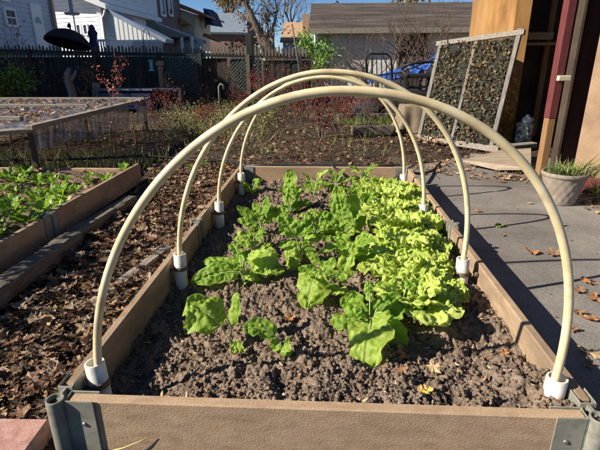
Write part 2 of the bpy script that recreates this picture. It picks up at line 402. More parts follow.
for sx in (-1, 1):
    corner(sx, -.006, 1); corner(sx, 2.452, -1)
    mb = MB(); px = sx*.6055
    mb.tube([(px+sx*.026, 1.234, -.146), (px+sx*.026, 1.234, .004)], .012, 14)
    mb.box((px+sx*.006, 1.234, -.07), (.03, .018, .14))
    clip(mb, (px-sx*.001, 1.2, 0), (0, -1, 0), (1, 0, 0), .03); clip(mb, (px+sx*.001, 1.262, 0), (0, 1, 0), (1, 0, 0), .03)
    mb.box((px, 1.213, -.07), (.03, .022, .138)); mb.box((px, 1.25, -.07), (.03, .02, .138))
    wb(mb, 'joint_bracket', M['bracket'], angle=35)

HOOPS = [  # Y, height, left and right half width, sideways lean, label
    (.082, .672, .548, .552, .036, 'nearest cream pipe hoop, the largest in view, over the front end of the bed'),
    (.765, .692, .553, .532, .012, 'second cream pipe hoop from the front, just before the middle of the bed'),
    (1.46, .652, .552, .522, -.004, 'third cream pipe hoop from the front, just past the middle of the bed'),
    (2.12, .655, .548, .524, -.006, 'farthest cream pipe hoop, the smallest in view, at the back end of the bed')]
for k, (hy, H, RL, RR, sh, lab) in enumerate(HOOPS):
    pts = []
    for i in range(73):
        t = PI*i/72; c, s_ = math.cos(t), math.sin(t)
        R = RR if c > 0 else RL; n = 2.12 if c > 0 else 1.95
        z = H*abs(s_)**(2/n)
        x = math.copysign(R*abs(c)**(2/n), c)+sh*z/H+(.022*math.sin(2*t) if c > 0 and k < 2 else 0)
        pts.append(Vector((x, hy+.012*math.sin(t*2+k)+.01*z, z)))
    pts = [Vector((pts[0].x, pts[0].y, -.07))]+pts+[Vector((pts[-1].x, pts[-1].y, -.07))]
    r = wthing('pipe_hoop', lab, 'garden hoop', (0, hy, G), 'hoops over the raised bed')
    MB().tube(pts, .0098, 14).build('pipe', M['pipe'], r, smooth=True); fix(r)
    for sx, R in ((-1, RL), (1, RR)):
        mb = MB(); top = .026 if not (k == 0 and sx > 0) else .022
        a = Vector((sx*(R+.001), hy, -.13)); tilt = Vector((-.02*sx if k else -.06 if sx < 0 else .05, .03, 1))
        A = a+tilt*.0; B = a+tilt*(top+.13)
        Mt = tilt.to_track_quat('Z', 'Y').to_matrix().to_4x4()
        L = (B-A).length
        mb.lathe([(.024, 0), (.024, L-.002), (.023, L), (.0195, L), (.0185, L-.002), (.0185, L-.07), (0, L-.07)], A, 24, M=Mt)
        sl_ = wb(mb, 'hoop_sleeve', M['sleeve'], angle=40)
        mb = MB(); mb.lathe([(.0245, L-.068), (.027, L-.067), (.027, L-.052), (.0245, L-.051)], A, 24, M=Mt)
        cc = A+tilt*(L-.06); mb.box((sx*.581, hy, cc.z), (.012, .03, .014), bev=.002)
        wb(mb, 'clamp', M['clamp'], sl_, angle=40)

# ================================================================== SOIL
def soil_z(x, y):
    base = -.092-.026*(1/(1+np.exp((x+.38)*16)))+.032*np.exp(-((x-.08)/.34)**2)
    front = .052*np.exp(-(np.maximum(y, 0)/.2)**1.5)*(1/(1+np.exp(-(x+.38)*14)))
    side = .018*np.exp(-((.59-x)/.1)**2)*np.exp(-(y/.7)**2)
    dip = -.012*np.exp(-((y-2.35)/.25)**2)
    return base+front+side+dip+.026*fbm(x*6, y*6, 0, 3, 11)
def soil_full(x, y):
    z = soil_z(x, y)
    n1 = fbm(x*22, y*22, 1.5, 4, 21); n2 = np.abs(fbm(x*55, y*55, 4, 3, 31)); n3 = fbm(x*160, y*160, 2, 2, 41)
    return z+.035*n1+.026*(.25-n2)+.012*n3
sx_ = np.linspace(-.592, .592, 330)
sy_ = [.006]
while sy_[-1] < 2.438: sy_.append(sy_[-1]+.0028+.0022*sy_[-1])
sy_ = np.array(sy_[:-1]+[2.44])
X, Y = np.meshgrid(sx_, sy_); Z = np.minimum(soil_full(X, Y), -.004)
ny, nx = X.shape; I = np.arange(ny*nx).reshape(ny, nx)
F = np.stack([I[:-1, :-1], I[:-1, 1:], I[1:, 1:], I[1:, :-1]], -1).reshape(-1, 4)
tag(mesh_np('garden_soil', np.c_[X.ravel(), Y.ravel(), Z.ravel()], F, M['soil'], smooth=True), kind='structure')

import bmesh
def ico(sub):
    b = bmesh.new(); bmesh.ops.create_icosphere(b, subdivisions=sub, radius=1)
    V = np.array([v.co[:] for v in b.verts]); F = np.array([[v.index for v in f.verts] for f in b.faces]); b.free(); return V, F
IC1, IC2 = ico(1), ico(2)
def rotmats(n, full=True):
    q = rng.normal(size=(n, 4)); q /= np.linalg.norm(q, axis=1)[:, None]
    w_, x, y, z = q.T
    return np.stack([np.stack([1-2*(y*y+z*z), 2*(x*y-z*w_), 2*(x*z+y*w_)], -1), np.stack([2*(x*y+z*w_), 1-2*(x*x+z*z), 2*(y*z-x*w_)], -1), np.stack([2*(x*z-y*w_), 2*(y*z+x*w_), 1-2*(x*x+y*y)], -1)], 1)
def scatter(name, protos, pos, scale, R, m, col=None, smooth=False, flat=None):
    """protos: list of (V, F[tri]); one merged mesh of copies"""
    which = rng.integers(len(protos), size=len(pos)); VV = []; FF = []; CC = []; off = 0
    for p, (V, F) in enumerate(protos):
        s = which == p; k = s.sum()
        if not k: continue
        W = V[None]*scale[s][:, None, None] if scale.ndim == 1 else V[None]*scale[s][:, None, :]
        W = np.einsum('nij,nvj->nvi', R[s], W)
        if flat is not None: W[:, :, 2] *= flat
        W = W+pos[s][:, None]
        VV.append(W.reshape(-1, 3)); FF.append((F[None]+(np.arange(k)*len(V))[:, None, None]+off).reshape(-1, F.shape[1]))
        if col is not None: CC.append(np.repeat(col[s], len(V), 0))
        off += k*len(V)
    return mesh_np(name, np.concatenate(VV), np.concatenate(FF), m, smooth=smooth, col=np.concatenate(CC) if col is not None else None)
def lump(V, s):
    d = 1+1.25*fbm(V[:, 0]*1.7+s*9, V[:, 1]*1.7, V[:, 2]*1.7, 3, s)+.4*fbm(V[:, 0]*4+s, V[:, 1]*6, V[:, 2]*6, 2, s+5)
    return V*d[:, None]
CL = [(lump(IC2[0], s), IC2[1]) for s in range(5)]+[(lump(IC1[0], s+9), IC1[1]) for s in range(3)]
def clod_field(n, big):
    y = 2.4*rng.random(n)**1.9 + .012; x = rng.uniform(-.585, .585, n)
    s = (.0013+.0058*rng.random(n)**4.5) if not big else (.005+.010*rng.random(n)**2.5)
    keep = vn(x*13, y*13, 0, 77) > -.45
    x, y, s = x[keep], y[keep], s[keep]
    s = s*(.8+.25*np.minimum(y, 1.5))
    z = np.minimum(soil_full(x, y)+s*.25, .004-s)
    return np.c_[x, y, z], s
p1, s1 = clod_field(34000, False); p2, s2 = clod_field(360, True)
pp = np.r_[p1, p2]; ss = np.r_[s1, s2]
tag(scatter('soil_clods', CL, pp, ss, rotmats(len(pp)), M['clod'], smooth=False, flat=.75), 'crumbly brown clods and crumbs of soil covering the planted bed', 'soil', kind='stuff')

# wood chips, straw and small bits on the soil
ch = MB(); ch.box((0, 0, 0), (1, .22, .1)); CH1 = (np.array(ch.V), np.array([t for f in ch.F for t in ((f[0], f[1], f[2]), (f[0], f[2], f[3]))]))
def flatR(n, tilt=.3):
    a = rng.uniform(0, 2*PI, n); t = rng.normal(0, tilt, n); u = rng.normal(0, tilt, n)
    ca, sa = np.cos(a), np.sin(a)
    Rz = np.zeros((n, 3, 3)); Rz[:, 0, 0] = ca; Rz[:, 0, 1] = -sa; Rz[:, 1, 0] = sa; Rz[:, 1, 1] = ca; Rz[:, 2, 2] = 1
    Rx = np.zeros((n, 3, 3)); Rx[:, 0, 0] = 1; Rx[:, 1, 1] = np.cos(t); Rx[:, 1, 2] = -np.sin(t); Rx[:, 2, 1] = np.sin(t); Rx[:, 2, 2] = np.cos(t)
    Ry = np.zeros((n, 3, 3)); Ry[:, 1, 1] = 1; Ry[:, 0, 0] = np.cos(u); Ry[:, 0, 2] = np.sin(u); Ry[:, 2, 0] = -np.sin(u); Ry[:, 2, 2] = np.cos(u)
    return Rz @ Ry @ Rx
PAL = np.array([(.3, .17, .085), (.4, .26, .15), (.5, .36, .24), (.2, .105, .06), (.11, .065, .042), (.34, .19, .12), (.44, .31, .21), (.26, .13, .07), (.15, .1, .07), (.5, .33, .16)])
def palette(n, w=None, pal=PAL):
    i = rng.choice(len(pal), size=n, p=w); return np.clip(pal[i]*rng.uniform(.75, 1.25, (n, 1)), 0, .8)
n = 520; y = 2.38*rng.random(n)**1.7+.02; x = rng.uniform(-.57, .57, n)
sc = rng.uniform(.008, .026, n)
tag(scatter('wood_bits', [CH1], np.c_[x, y, np.minimum(soil_full(x, y)+.004, -.006)], sc, flatR(n, .35), M['chip'], palette(n, pal=PAL[[0, 1, 2, 3, 6, 6]])), 'pale wood bits and straw mixed into the soil of the planted bed', 'wood bits', kind='stuff')

# ------------------------------------------------------------------ fallen leaves
def leaf_shape(seed, lobes=5, oak=True):
    r_ = np.random.default_rng(seed); n = 26
    a = np.linspace(-PI, PI, n, endpoint=False)
    if oak:      # long lobed leaf
        t = np.linspace(0, 1, n//2)
        wv = .3*np.sin(PI*t**.75)**.7*(1+.45*np.sin(t*lobes*2*PI+r_.uniform(0, 6)))+.015
        P_ = np.r_[np.c_[t, wv], np.c_[t[::-1], -wv[::-1]*r_.uniform(.8, 1.1)]]; P_[:, 0] -= .5
    else:        # broad maple-like leaf
        rr = .33*(1+.45*np.cos(a*lobes))*(1+.12*r_.normal(size=n)); P_ = np.c_[rr*np.cos(a), rr*np.sin(a)]
    c = P_.mean(0); mid = c+(P_-c)*.55
    V2 = np.r_[[c], mid, P_]
    curl = r_.uniform(.5, 2.4)*r_.choice([-1, 1, 1]); tw = r_.uniform(-1.5, 1.5)
    z = curl*.4*(V2[:, 1]**2)+r_.uniform(-.4, .7)*V2[:, 0]**2+.6*tw*V2[:, 0]*V2[:, 1]+.045*r_.normal(size=len(V2))
    V = np.c_[V2, z-z.min()*.4]
    k = len(P_); F = []
    for i in range(k):
        j = (i+1) % k
        F += [(0, 1+i, 1+j), (1+i, 1+k+i, 1+k+j), (1+i, 1+k+j, 1+j)]
    b = len(V); e = V[np.argmin(V[:, 0])]
    V = np.r_[V, [e+np.array([0, .012, 0]), e-np.array([0, .012, 0]), e+np.array([-.28, .05*tw, .06])]]; F.append((b, b+2, b+1))
    return V, np.array(F)
LV = [leaf_shape(s, 4 if s % 2 else 3, True) for s in range(7)]+[leaf_shape(s+30, 5, False) for s in range(5)]
def litter(name, x, y, z, size, lab, cat, w=None, tilt=.35, kind='stuff', pal=PAL):
    n = len(x)
    o = scatter(name, LV, np.c_[x, y, z], size, flatR(n, tilt), M['deadleaf'], palette(n, w, pal), smooth=False)
    return tag(o, lab, cat, kind=kind)
# path between the two beds: thick carpet
PATHP = PAL*np.array([.62, .62, .6])
n = 11000; x = rng.uniform(-1.34, -.63, n); y = -.7+4.0*rng.random(n)**1.25
litter('leaf_crumbs', x, y, ground_z(x, y)+.004+.014*rng.random(n), rng.uniform(.008, .032, n), 'broken brown leaf bits under the whole leaves on the path', 'fallen leaves', tilt=.5, pal=PATHP)
n = 1900; x = rng.uniform(-1.34, -.63, n); y = -.7+4.0*rng.random(n)**1.25
lay = rng.random(n)
litter('leaf_litter', x, y, ground_z(x, y)+.004+.03*lay, rng.uniform(.03, .075, n), 'thick brown carpet of fallen leaves on the path between the two raised beds', 'fallen leaves', tilt=.25, pal=PATHP*1.15)
n = 900; x = rng.uniform(-3.2, -.63, n); y = rng.uniform(-1.4, -.1, n)
litter('leaf_litter', x, y, G+.01+.02*rng.random(n), rng.uniform(.03, .08, n), 'fallen leaves round the near end of the beds', 'fallen leaves', tilt=.45)
# yard behind the beds
n = 19000; y = 2.52+7.0*rng.random(n)**1.7; x = -5.5+7.2*rng.random(n)
k = (vn(x*1.9, y*1.9, 0, 91) > -.55) & ~((x > 1.35+.25*(y-3)) & (y < 3.3)) & ~((x > .75) & (y < 3.1))
x, y = x[k], y[k]
litter('yard_leaves', x, y, ground_z(x, y)+.008+.012*rng.random(len(x)), (.012+.045*rng.random(len(x))**1.7), 'scattered brown leaves on the bare yard behind the raised beds', 'fallen leaves', tilt=.35, w=[.13, .06, .04, .18, .23, .1, .05, .12, .07, .02], pal=PAL*.72)
# edge of the pad, by post and pot
def drift(cx, cy, sx, sy, n, zz=G):
    x = rng.normal(cx, sx, n); y = rng.normal(cy, sy, n); return x, y
xs, ys = [], []
for c in ((1.72, 2.1, .06, .08, 40), (1.5, 2.75, .16, .07, 60), (1.2, 3.3, .25, .08, 90), (1.9, 1.95, .06, .1, 40), (.95, 3.05, .12, .12, 50), (1.85, 2.35, .05, .1, 40), (1.4, 3.0, .2, .1, 30)):
    a, b = drift(*c); xs.append(a); ys.append(b)
x = np.concatenate(xs); y = np.concatenate(ys)
litter('leaf_drift', x, y, G+.003+.008*rng.random(len(x)), rng.uniform(.02, .055, len(x)), 'small drifts of orange brown leaves along the edge of the concrete and round the clay pot', 'fallen leaves', tilt=.3, w=[.2, .15, .1, .15, .05, .15, .05, .1, 0, .05])
n = 420; x = rng.uniform(.68, 2.6, n); y = rng.uniform(.2, 3.3, n)
litter('pad_crumbs', x, y, G+.002+0*x, rng.uniform(.004, .016, n), 'tiny leaf crumbs and grit scattered over the concrete', 'leaf crumbs', tilt=.1)
# dirt strip
# single leaves one can point to
def one_leaf(p, size, rz, lab, colr, k, group, tilt=.12):
    V, F = LV[k]
    o = mesh_np('fallen_leaf', V*size, F, M['deadleaf'], col=np.tile(colr, (len(V), 1)))
    o.location = p; o.rotation_euler = (tilt, -tilt*.6, rz)
    return tag(o, lab, 'leaf', group)
OR = (.42, .2, .08); BRN = (.27, .15, .08); TAN = (.5, .36, .2); YEL = (.6, .42, .12); GRN = (.22, .3, .05)
cg = 'single leaves lying on the concrete'
for (u, v, s, a, c, k, lab) in [
    (553, 255, .085, .4, BRN, 8, 'curled brown leaf on the open concrete left of its darker twin, under the near hoop'),
    (531, 253, .075, 2.6, OR, 0, 'twisted orange brown leaf on the concrete just left of the near hoop'),
    (503, 236, .03, 1, BRN, 2, 'tiny dark leaf on concrete near the edge of the bed shadow'),
    (500, 227, .06, .2, GRN, 3, 'green and yellow leaf on the concrete beside the thin hoop shadow'),
    (530, 204, .035, 0, TAN, 1, 'small pale leaf on concrete in front of the plant pot'),
    (478, 212, .045, .1, OR, 5, 'thin orange leaf on concrete just beyond the bed shadow'),
    (588, 283, .08, 1.9, OR, 9, 'broad orange leaf on the concrete at the right edge, upper of a loose row'),
    (579, 292, .06, .6, BRN, 2, 'reddish brown leaf on the concrete in the middle of a loose cluster'),
    (594, 300, .085, 2.3, OR, 10, 'large orange leaf on the concrete touching the right edge, in a loose cluster'),
    (577, 314, .06, 1.1, BRN, 7, 'lobed brown leaf on the concrete at the lower end of a loose cluster'),
    (590, 320, .06, 2.9, OR, 1, 'narrow orange leaf pointing down at the lower end of a loose cluster'),
    (568, 283, .03, .5, OR, 4, 'small orange leaf left of the loose cluster on the concrete'),
    (573, 331, .05, .1, BRN, 3, 'narrow brown leaf on the edge of the bed shadow'),
    (590, 355, .08, 2.5, TAN, 6, 'large tan leaf lying in the bed shadow at the right edge'),
    (563, 226, .04, .2, GRN, 3, 'small green leaf at the tip of the looped hoop shadow'),
    (586, 366, .05, 1.2, BRN, 8, 'dark brown leaf in the bed shadow beside the near right corner')]:
    one_leaf(Gd(u, v, G)+Vector((0, 0, .006)), s, a, lab, c, k, cg)
tag(MB().tube([Gd(93, 449, -.05).lerp(Vector((-.49, -.03, -.135)), 1), (-.455, -.034, -.12), (-.42, -.03, -.105), (-.39, -.026, -.09)], [.0018, .0016, .0012, .0006], 6).build('straw', M['tanwood0'], None, smooth=True), 'bent yellow grass stalk leaning on the front board by the left bracket', 'straw')
bgp = 'single leaves lying in the planted bed'
for (u, v, s, a, c, k, lab) in [
    (160, 392, .05, .3, (.55, .36, .16), 8, 'tan leaf lying on the soil against the front board'),
    (183, 332, .035, 1.3, TAN, 9, 'small star shaped tan leaf on the soil left of the leftmost spinach'),
    (290, 313, .045, .8, OR, 4, 'orange leaf on bare soil between the spinach plants'),
    (402, 352, .055, 1.9, OR, 0, 'orange brown leaf on the soil right of the large near spinach'),
    (432, 372, .05, .3, TAN, 10, 'tan leaf lying on the soil in front of the lettuce'),
    (425, 403, .04, .3, YEL, 3, 'yellow leaf on the soil at the front board'),
    (160, 318, .06, .3, BRN, 10, 'brown leaf in the shaded left edge of the bed'),
    (400, 383, .04, .3, BRN, 2, 'brown leaf halfway between the near spinach and the front board'),
    (385, 345, .06, 1.2, BRN, 7, 'brown leaf tucked beside the large near spinach'),
    (505, 345, .035, .9, OR, 5, 'small orange leaf near the right board')]:
    p = Gd(u, v, -.05); p.z = min(float(soil_full(p.x, max(p.y, .02)))+.012, .0); p.y = max(p.y, .03)
    one_leaf(p, s, a, lab, c, k, bgp, .3)

# ================================================================== LIVING LEAVES
def blade(spine, W, nh, shape='spin', pucker=.006, ruffle=0, cup=.12, seed=0, nu=38, nv=27):
    """spine: (k,3) array; W full width; nh: direction the upper face looks"""
    sp = np.asarray(spine, float); k = len(sp)
    tt = np.linspace(0, 1, nu); src = np.linspace(0, 1, k)
    C = np.stack([np.interp(tt, src, sp[:, i]) for i in range(3)], 1)
    L = np.linalg.norm(np.diff(C, axis=0), axis=1).sum()
    T = np.gradient(C, axis=0); T /= np.linalg.norm(T, axis=1)[:, None]
    nh = np.asarray(nh, float); side = np.cross(T, nh); side /= np.linalg.norm(side, axis=1)[:, None]+1e-9
    Nn = np.cross(side, T)
    vv = np.linspace(-1, 1, nv)
    if shape == 'spin': wf = np.sqrt(np.clip(4*(tt**.78)*(1-tt**.78), 0, 1))
    elif shape == 'oval': wf = np.sin(PI*np.clip(tt*.98+.02, 0, 1)**.8)**.6
    else: wf = np.sqrt(np.clip(4*((tt*.98+.02)**1.5)*(1-(tt*.98+.02)**1.5), 0, 1))
    wf = np.maximum(wf, .03)
    r_ = np.random.default_rng(seed+1)
    edge = 1+.2*vn(tt[:, None]*9+seed*3.1, np.sign(vv)[None]*4+0*tt[:, None], 0, seed)*(np.abs(vv)[None]**2)
    s_ = W/2*wf[:, None]*vv[None]*edge
    cell = .016 if ruffle else .019; px = tt[:, None]*L/cell+0*vv[None]; py = s_/cell
    q = pucker*(1-np.abs(vv)[None]**6)*(np.abs(fbm(px+seed*5.3, py+seed, 0, 2, seed))*4.2-.8)*np.minimum(1, np.abs(vv)[None]*6)
    q = q+(cup if ruffle else r_.uniform(-.42, .25))*np.abs(s_)*(1 if ruffle else (np.abs(vv)[None]+.3))+(0 if ruffle else 1)*W*.085*np.abs(vv)[None]**2*np.sin(tt[:, None]*12+seed+2*np.sign(vv)[None])-pucker*.8*(np.abs(vv)[None] < .08)
    if ruffle:
        e = np.clip(np.abs(vv)[None], 0, 1)**2.2+np.clip((tt[:, None]-.55)/.45, 0, 1)**2
        e = np.clip(e, 0, 1.3)
        ang = np.arctan2(s_/(W/2), (tt[:, None]-.3)*1.6)
        ph = ang*9+seed
        q = q+ruffle*e*(0.55*np.sin(ph+3*vn(px*.4, py*.4, 0, seed))+.6*np.sin(ph*2.1+1+seed+2*vn(px*.6, py*.6, 0, seed))+.9*vn(px*1.1, py*1.1, 0, seed+3)+.3*vn(px*2.6, py*2.6, 0, seed+8))
        C2 = T[:, None, :]*(ruffle*.6*e*np.cos(ph*1.3))[..., None]
    else: C2 = 0
    V = C[:, None, :]+side[:, None, :]*s_[..., None]+Nn[:, None, :]*q[..., None]+C2
    I = np.arange(nu*nv).reshape(nu, nv)
    F = np.stack([I[:-1, :-1], I[1:, :-1], I[1:, 1:], I[:-1, 1:]], -1).reshape(-1, 4)
    uv = np.stack([np.repeat(tt, nv), np.tile((vv+1)/2, nu)], 1)
    return V.reshape(-1, 3), F, uv
def bez(a, b, c, n=14, d=None):
    t = np.linspace(0, 1, n)[:, None]; a, b, c = map(lambda q: np.asarray(q, float), (a, b, c))
    return (1-t)**2*a+2*t*(1-t)*b+t*t*c
def add_leaf(root, base, Sp, Tp, W, arch, nh, mat, seed, shape='spin', pucker=.006, ruffle=0, sr=.0026, cup=.12, name='leaf'):
    base, Sp, Tp = Vector(base), Vector(Sp), Vector(Tp)
    ctrl = (Sp+Tp)/2+Vector((0, 0, arch))
    sp = bez(Sp, ctrl, Tp)
    V, F, uv = blade(sp, W, nh, shape, pucker, ruffle, cup, seed)
    off = np.array(root.location)
    V[:, 2] = np.maximum(V[:, 2], soil_full(np.clip(V[:, 0], -.58, .58), np.clip(V[:, 1], .01, 2.43))+.002)
    o = mesh_np(name, V-off, F, mat, root, smooth=True, uv=uv)
    c2 = (base+Sp)/2+Vector((0, 0, .25*(Sp-base).length))*.5
    c2 = base*.5+Sp*.5+((Sp-base).cross(Vector((0, 0, 1))).cross(Sp-base)).normalized()*0.06*(Sp-base).length if (Sp-base).length > .01 else base
    st = bez(base, c2, Sp, 7)
    st = np.r_[st, sp[1:6]]
    rr = [sr*(1-.07*i) for i in range(len(st))]
    mb = MB(); mb.tube([Vector(q)-root.location-Vector((0, 0, .0015 if i > 6 else 0)) for i, q in enumerate(st)], rr, 7)
    mb.build('stem', M['stem'], o, smooth=True)
    return o
NH = (-.15, -.55, .8)
SPIN = [
 # label, base(u,v), [ (Su,Sv, Tu,Tv, W, arch, dYs, dYt, mat) ]
 ('small spinach plant nearest the left front corner, one broad upright leaf', (232, 350), [(221, 326, 187, 300, .118, .02, 0, .03, 'spinach'), (231, 326, 237, 292, .035, .0, .02, .05, 'spinach'), (234, 343, 240, 356, .035, .01, -.01, -.03, 'chard')]),
 ('small spinach seedling with a drooping leaf and a bright low leaf', (284, 357), [(275, 336, 243, 328, .05, .03, 0, .0, 'spinach'), (279, 340, 272, 350, .03, .0, 0, 0, 'spinach'), (281, 351, 292, 352, .035, .004, -.015, -.03, 'chard'), (286, 348, 289, 336, .014, 0, 0, .01, 'chard')]),
 ('large glossy spinach plant nearest the front, its leaf hanging toward the viewer', (369, 340), [(371, 318, 364, 374, .11, .07, -.02, -.165, 'chard'), (364, 322, 330, 322, .075, .03, 0, 0, 'spinach'), (383, 325, 403, 350, .075, .02, 0, -.04, 'spinach'), (361, 318, 352, 290, .05, 0, .03, .07, 'spinach'), (380, 318, 402, 298, .085, .01, .03, .07, 'spinach'), (376, 322, 398, 322, .06, .02, .02, .02, 'spinach'), (368, 322, 378, 302, .05, .01, .04, .08, 'spinach'), (366, 318, 340, 300, .05, .02, .02, .05, 'spinach')]),
 ('spinach plant in the middle with one wide pale hanging leaf', (326, 300), [(318, 271, 306, 310, .1, .03, 0, -.07, 'chard'), (327, 275, 346, 283, .035, .03, 0, 0, 'spinach'), (324, 272, 335, 258, .035, .0, .02, .04, 'spinach'), (322, 276, 298, 268, .05, .01, .03, .04, 'spinach'), (330, 288, 348, 295, .025, .01, 0, 0, 'spinach')]),
 ('wide spinach plant at the left with two broad arching leaves', (244, 284), [(240, 272, 192, 284, .07, .04, 0, -.02, 'spinach'), (243, 268, 203, 262, .05, .02, .03, .04, 'spinach'), (278, 262, 246, 258, .1, .03, .02, .02, 'chard'), (250, 268, 284, 272, .06, .03, .02, 0, 'chard'), (243, 262, 233, 244, .04, 0, .03, .07, 'spinach'), (246, 272, 262, 285, .03, .01, 0, -.01, 'spinach')]),
 ('tall spinach plant with bare pale stems left of centre', (300, 262), [(289, 240, 293, 276, .062, .02, 0, -.05, 'chard'), (299, 236, 312, 218, .05, .01, 0, .03, 'spinach'), (296, 236, 279, 214, .07, .01, .02, .05, 'spinach'), (302, 244, 320, 268, .04, .01, 0, -.03, 'spinach'), (296, 240, 276, 246, .04, .01, 0, 0, 'spinach'), (303, 240, 322, 238, .05, .02, .02, .02, 'spinach')]),
 ('small leggy spinach plant farthest left', (262, 234), [(257, 224, 237, 206, .045, .015, 0, .02, 'spinach'), (260, 220, 268, 196, .06, 0, 0, .05, 'spinach'), (264, 222, 289, 210, .06, .02, .02, .03, 'spinach'), (258, 226, 237, 219, .04, .01, 0, 0, 'spinach'), (261, 222, 254, 202, .045, 0, .01, .04, 'spinach')]),
 ('spinach plant with a single tall upright leaf near the back', (290, 214), [(289, 206, 290, 169, .085, 0, 0, .03, 'spinach'), (291, 208, 301, 186, .05, 0, .02, .05, 'spinach'), (291, 210, 281, 235, .06, .015, 0, -.06, 'spinach'), (294, 210, 312, 202, .05, .02, 0, .02, 'spinach'), (287, 210, 270, 212, .05, .02, 0, 0, 'spinach')]),
 ('tall bushy spinach plant in the middle beside the lettuce row', (345, 242), [(344, 228, 336, 186, .09, 0, 0, .05, 'spinach'), (349, 226, 354, 194, .07, 0, .02, .06, 'spinach'), (341, 232, 318, 212, .08, .02, 0, .03, 'spinach'), (341, 238, 314, 238, .065, .03, 0, 0, 'spinach'), (350, 234, 366, 216, .055, .01, 0, .03, 'spinach'), (345, 236, 330, 222, .06, .02, -.02, 0, 'spinach'), (348, 236, 352, 216, .06, .01, -.02, .01, 'chard')]),
 ('spinach plant with a narrow hanging leaf in the middle of the bed', (352, 268), [(352, 242, 341, 280, .065, .02, 0, -.05, 'chard'), (355, 250, 368, 232, .05, .01, .02, .05, 'spinach'), (347, 250, 318, 254, .055, .03, 0, 0, 'spinach'), (355, 256, 374, 262, .045, .02, 0, 0, 'spinach'), (350, 248, 336, 236, .05, .02, .03, .05, 'spinach')]),
 ('thin leaved seedling close to the back board', (335, 190), [(333, 184, 312, 184, .03, .015, 0, 0, 'spinach'), (336, 182, 345, 168, .035, 0, 0, .02, 'spinach'), (338, 184, 356, 178, .035, .02, 0, 0, 'spinach'), (334, 186, 318, 192, .03, .015, 0, -.01, 'spinach'), (335, 182, 330, 168, .03, 0, 0, .02, 'spinach'), (338, 186, 352, 190, .03, .01, 0, 0, 'spinach')]),
 ('spinach plant between the tall bushy one and the far lettuce', (362, 216), [(361, 206, 354, 184, .06, 0, 0, .05, 'spinach'), (364, 208, 372, 190, .05, 0, 0, .04, 'spinach'), (360, 210, 344, 202, .06, .02, 0, .02, 'spinach'), (364, 212, 374, 206, .04, .01, 0, 0, 'spinach')]),
 ('low spinach plant against the near end of the lettuce row', (398, 322), [(394, 312, 378, 296, .06, .02, 0, .03, 'spinach'), (398, 308, 402, 288, .06, 0, .02, .06, 'spinach'), (402, 312, 416, 300, .06, .02, 0, .02, 'spinach'), (396, 316, 380, 316, .05, .02, -.01, 0, 'spinach')]),
 ('low spinach plant between the leggy far left one and the wide arching one', (254, 254), [(252, 246, 236, 240, .05, .02, 0, .02, 'spinach'), (255, 244, 262, 230, .045, .01, .02, .05, 'spinach'), (256, 248, 272, 246, .05, .02, 0, 0, 'chard')]),
 ('small pale spinach plant near the far left hoop foot', (252, 196), [(251, 192, 242, 184, .035, .01, 0, .02, 'spinach'), (253, 191, 260, 182, .035, .0, 0, .02, 'spinach')]),
 ('short spinach plant just left of the thin leaved seedling near the back', (314, 196), [(313, 191, 304, 182, .045, .0, 0, .03, 'spinach'), (315, 190, 320, 178, .045, .0, 0, .03, 'spinach')]),
 ('spinach plant touching the far lettuce beside the back board', (362, 188), [(361, 183, 352, 176, .045, .01, 0, .02, 'spinach'), (363, 182, 368, 170, .045, .0, 0, .03, 'spinach')]),
 ('small spinach plant in the shade of the tall stemmed one', (316, 240), [(314, 230, 308, 212, .05, 0, 0, .03, 'spinach'), (318, 232, 330, 222, .045, .01, 0, .02, 'spinach'), (314, 234, 300, 230, .045, .02, 0, 0, 'spinach')]),
]
sd = 100
for lab, (bu, bv), leaves in SPIN:
    b0 = Gd(bu, bv, -.075); b0.z = float(soil_full(b0.x, b0.y))-.004
    b0 = Gd(bu, bv, b0.z)
    r = thing('spinach_plant', lab, 'spinach', b0, 0, 'spinach plants in the raised bed')
    big = len(leaves)
    for k_ in range(0 if bu in (232, 284, 335) else 6):
        sd += 1; az = k_*2.4+bu; l = rng.uniform(.045, .075); hh_ = Vector((math.cos(az), math.sin(az), 0)); up_ = rng.uniform(.04, .12)
        Sp = b0+hh_*.025+Vector((0, 0, up_)); Tp = Sp+hh_*l+Vector((0, 0, rng.uniform(.0, .05)))
        add_leaf(r, b0, Sp, Tp, l*.62, .015, (-hh_.x*.5, -hh_.y*.5-.3, 1), M['spinach' if k_ % 3 else 'chard'], sd, pucker=.005)
    for (su, sv, tu, tv, W, arch, dys, dyt, mt) in leaves:
        sd += 1; W *= 1.1
        Sp = P(su, sv, b0.y+dys); Tp = P(tu, tv, b0.y+dyt)
        nh = Vector(NH)+Vector((rng.normal(0, .2), rng.normal(0, .2), 0))
        if (Tp-Sp).z < -.03: nh = Vector((-.3, -1, .5))
        add_leaf(r, b0+Vector((rng.normal(0, .004), rng.normal(0, .004), 0)), Sp, Tp, W, arch, nh, M[mt], sd, pucker=.0058 if W > .055 else .0035, shape='spin')
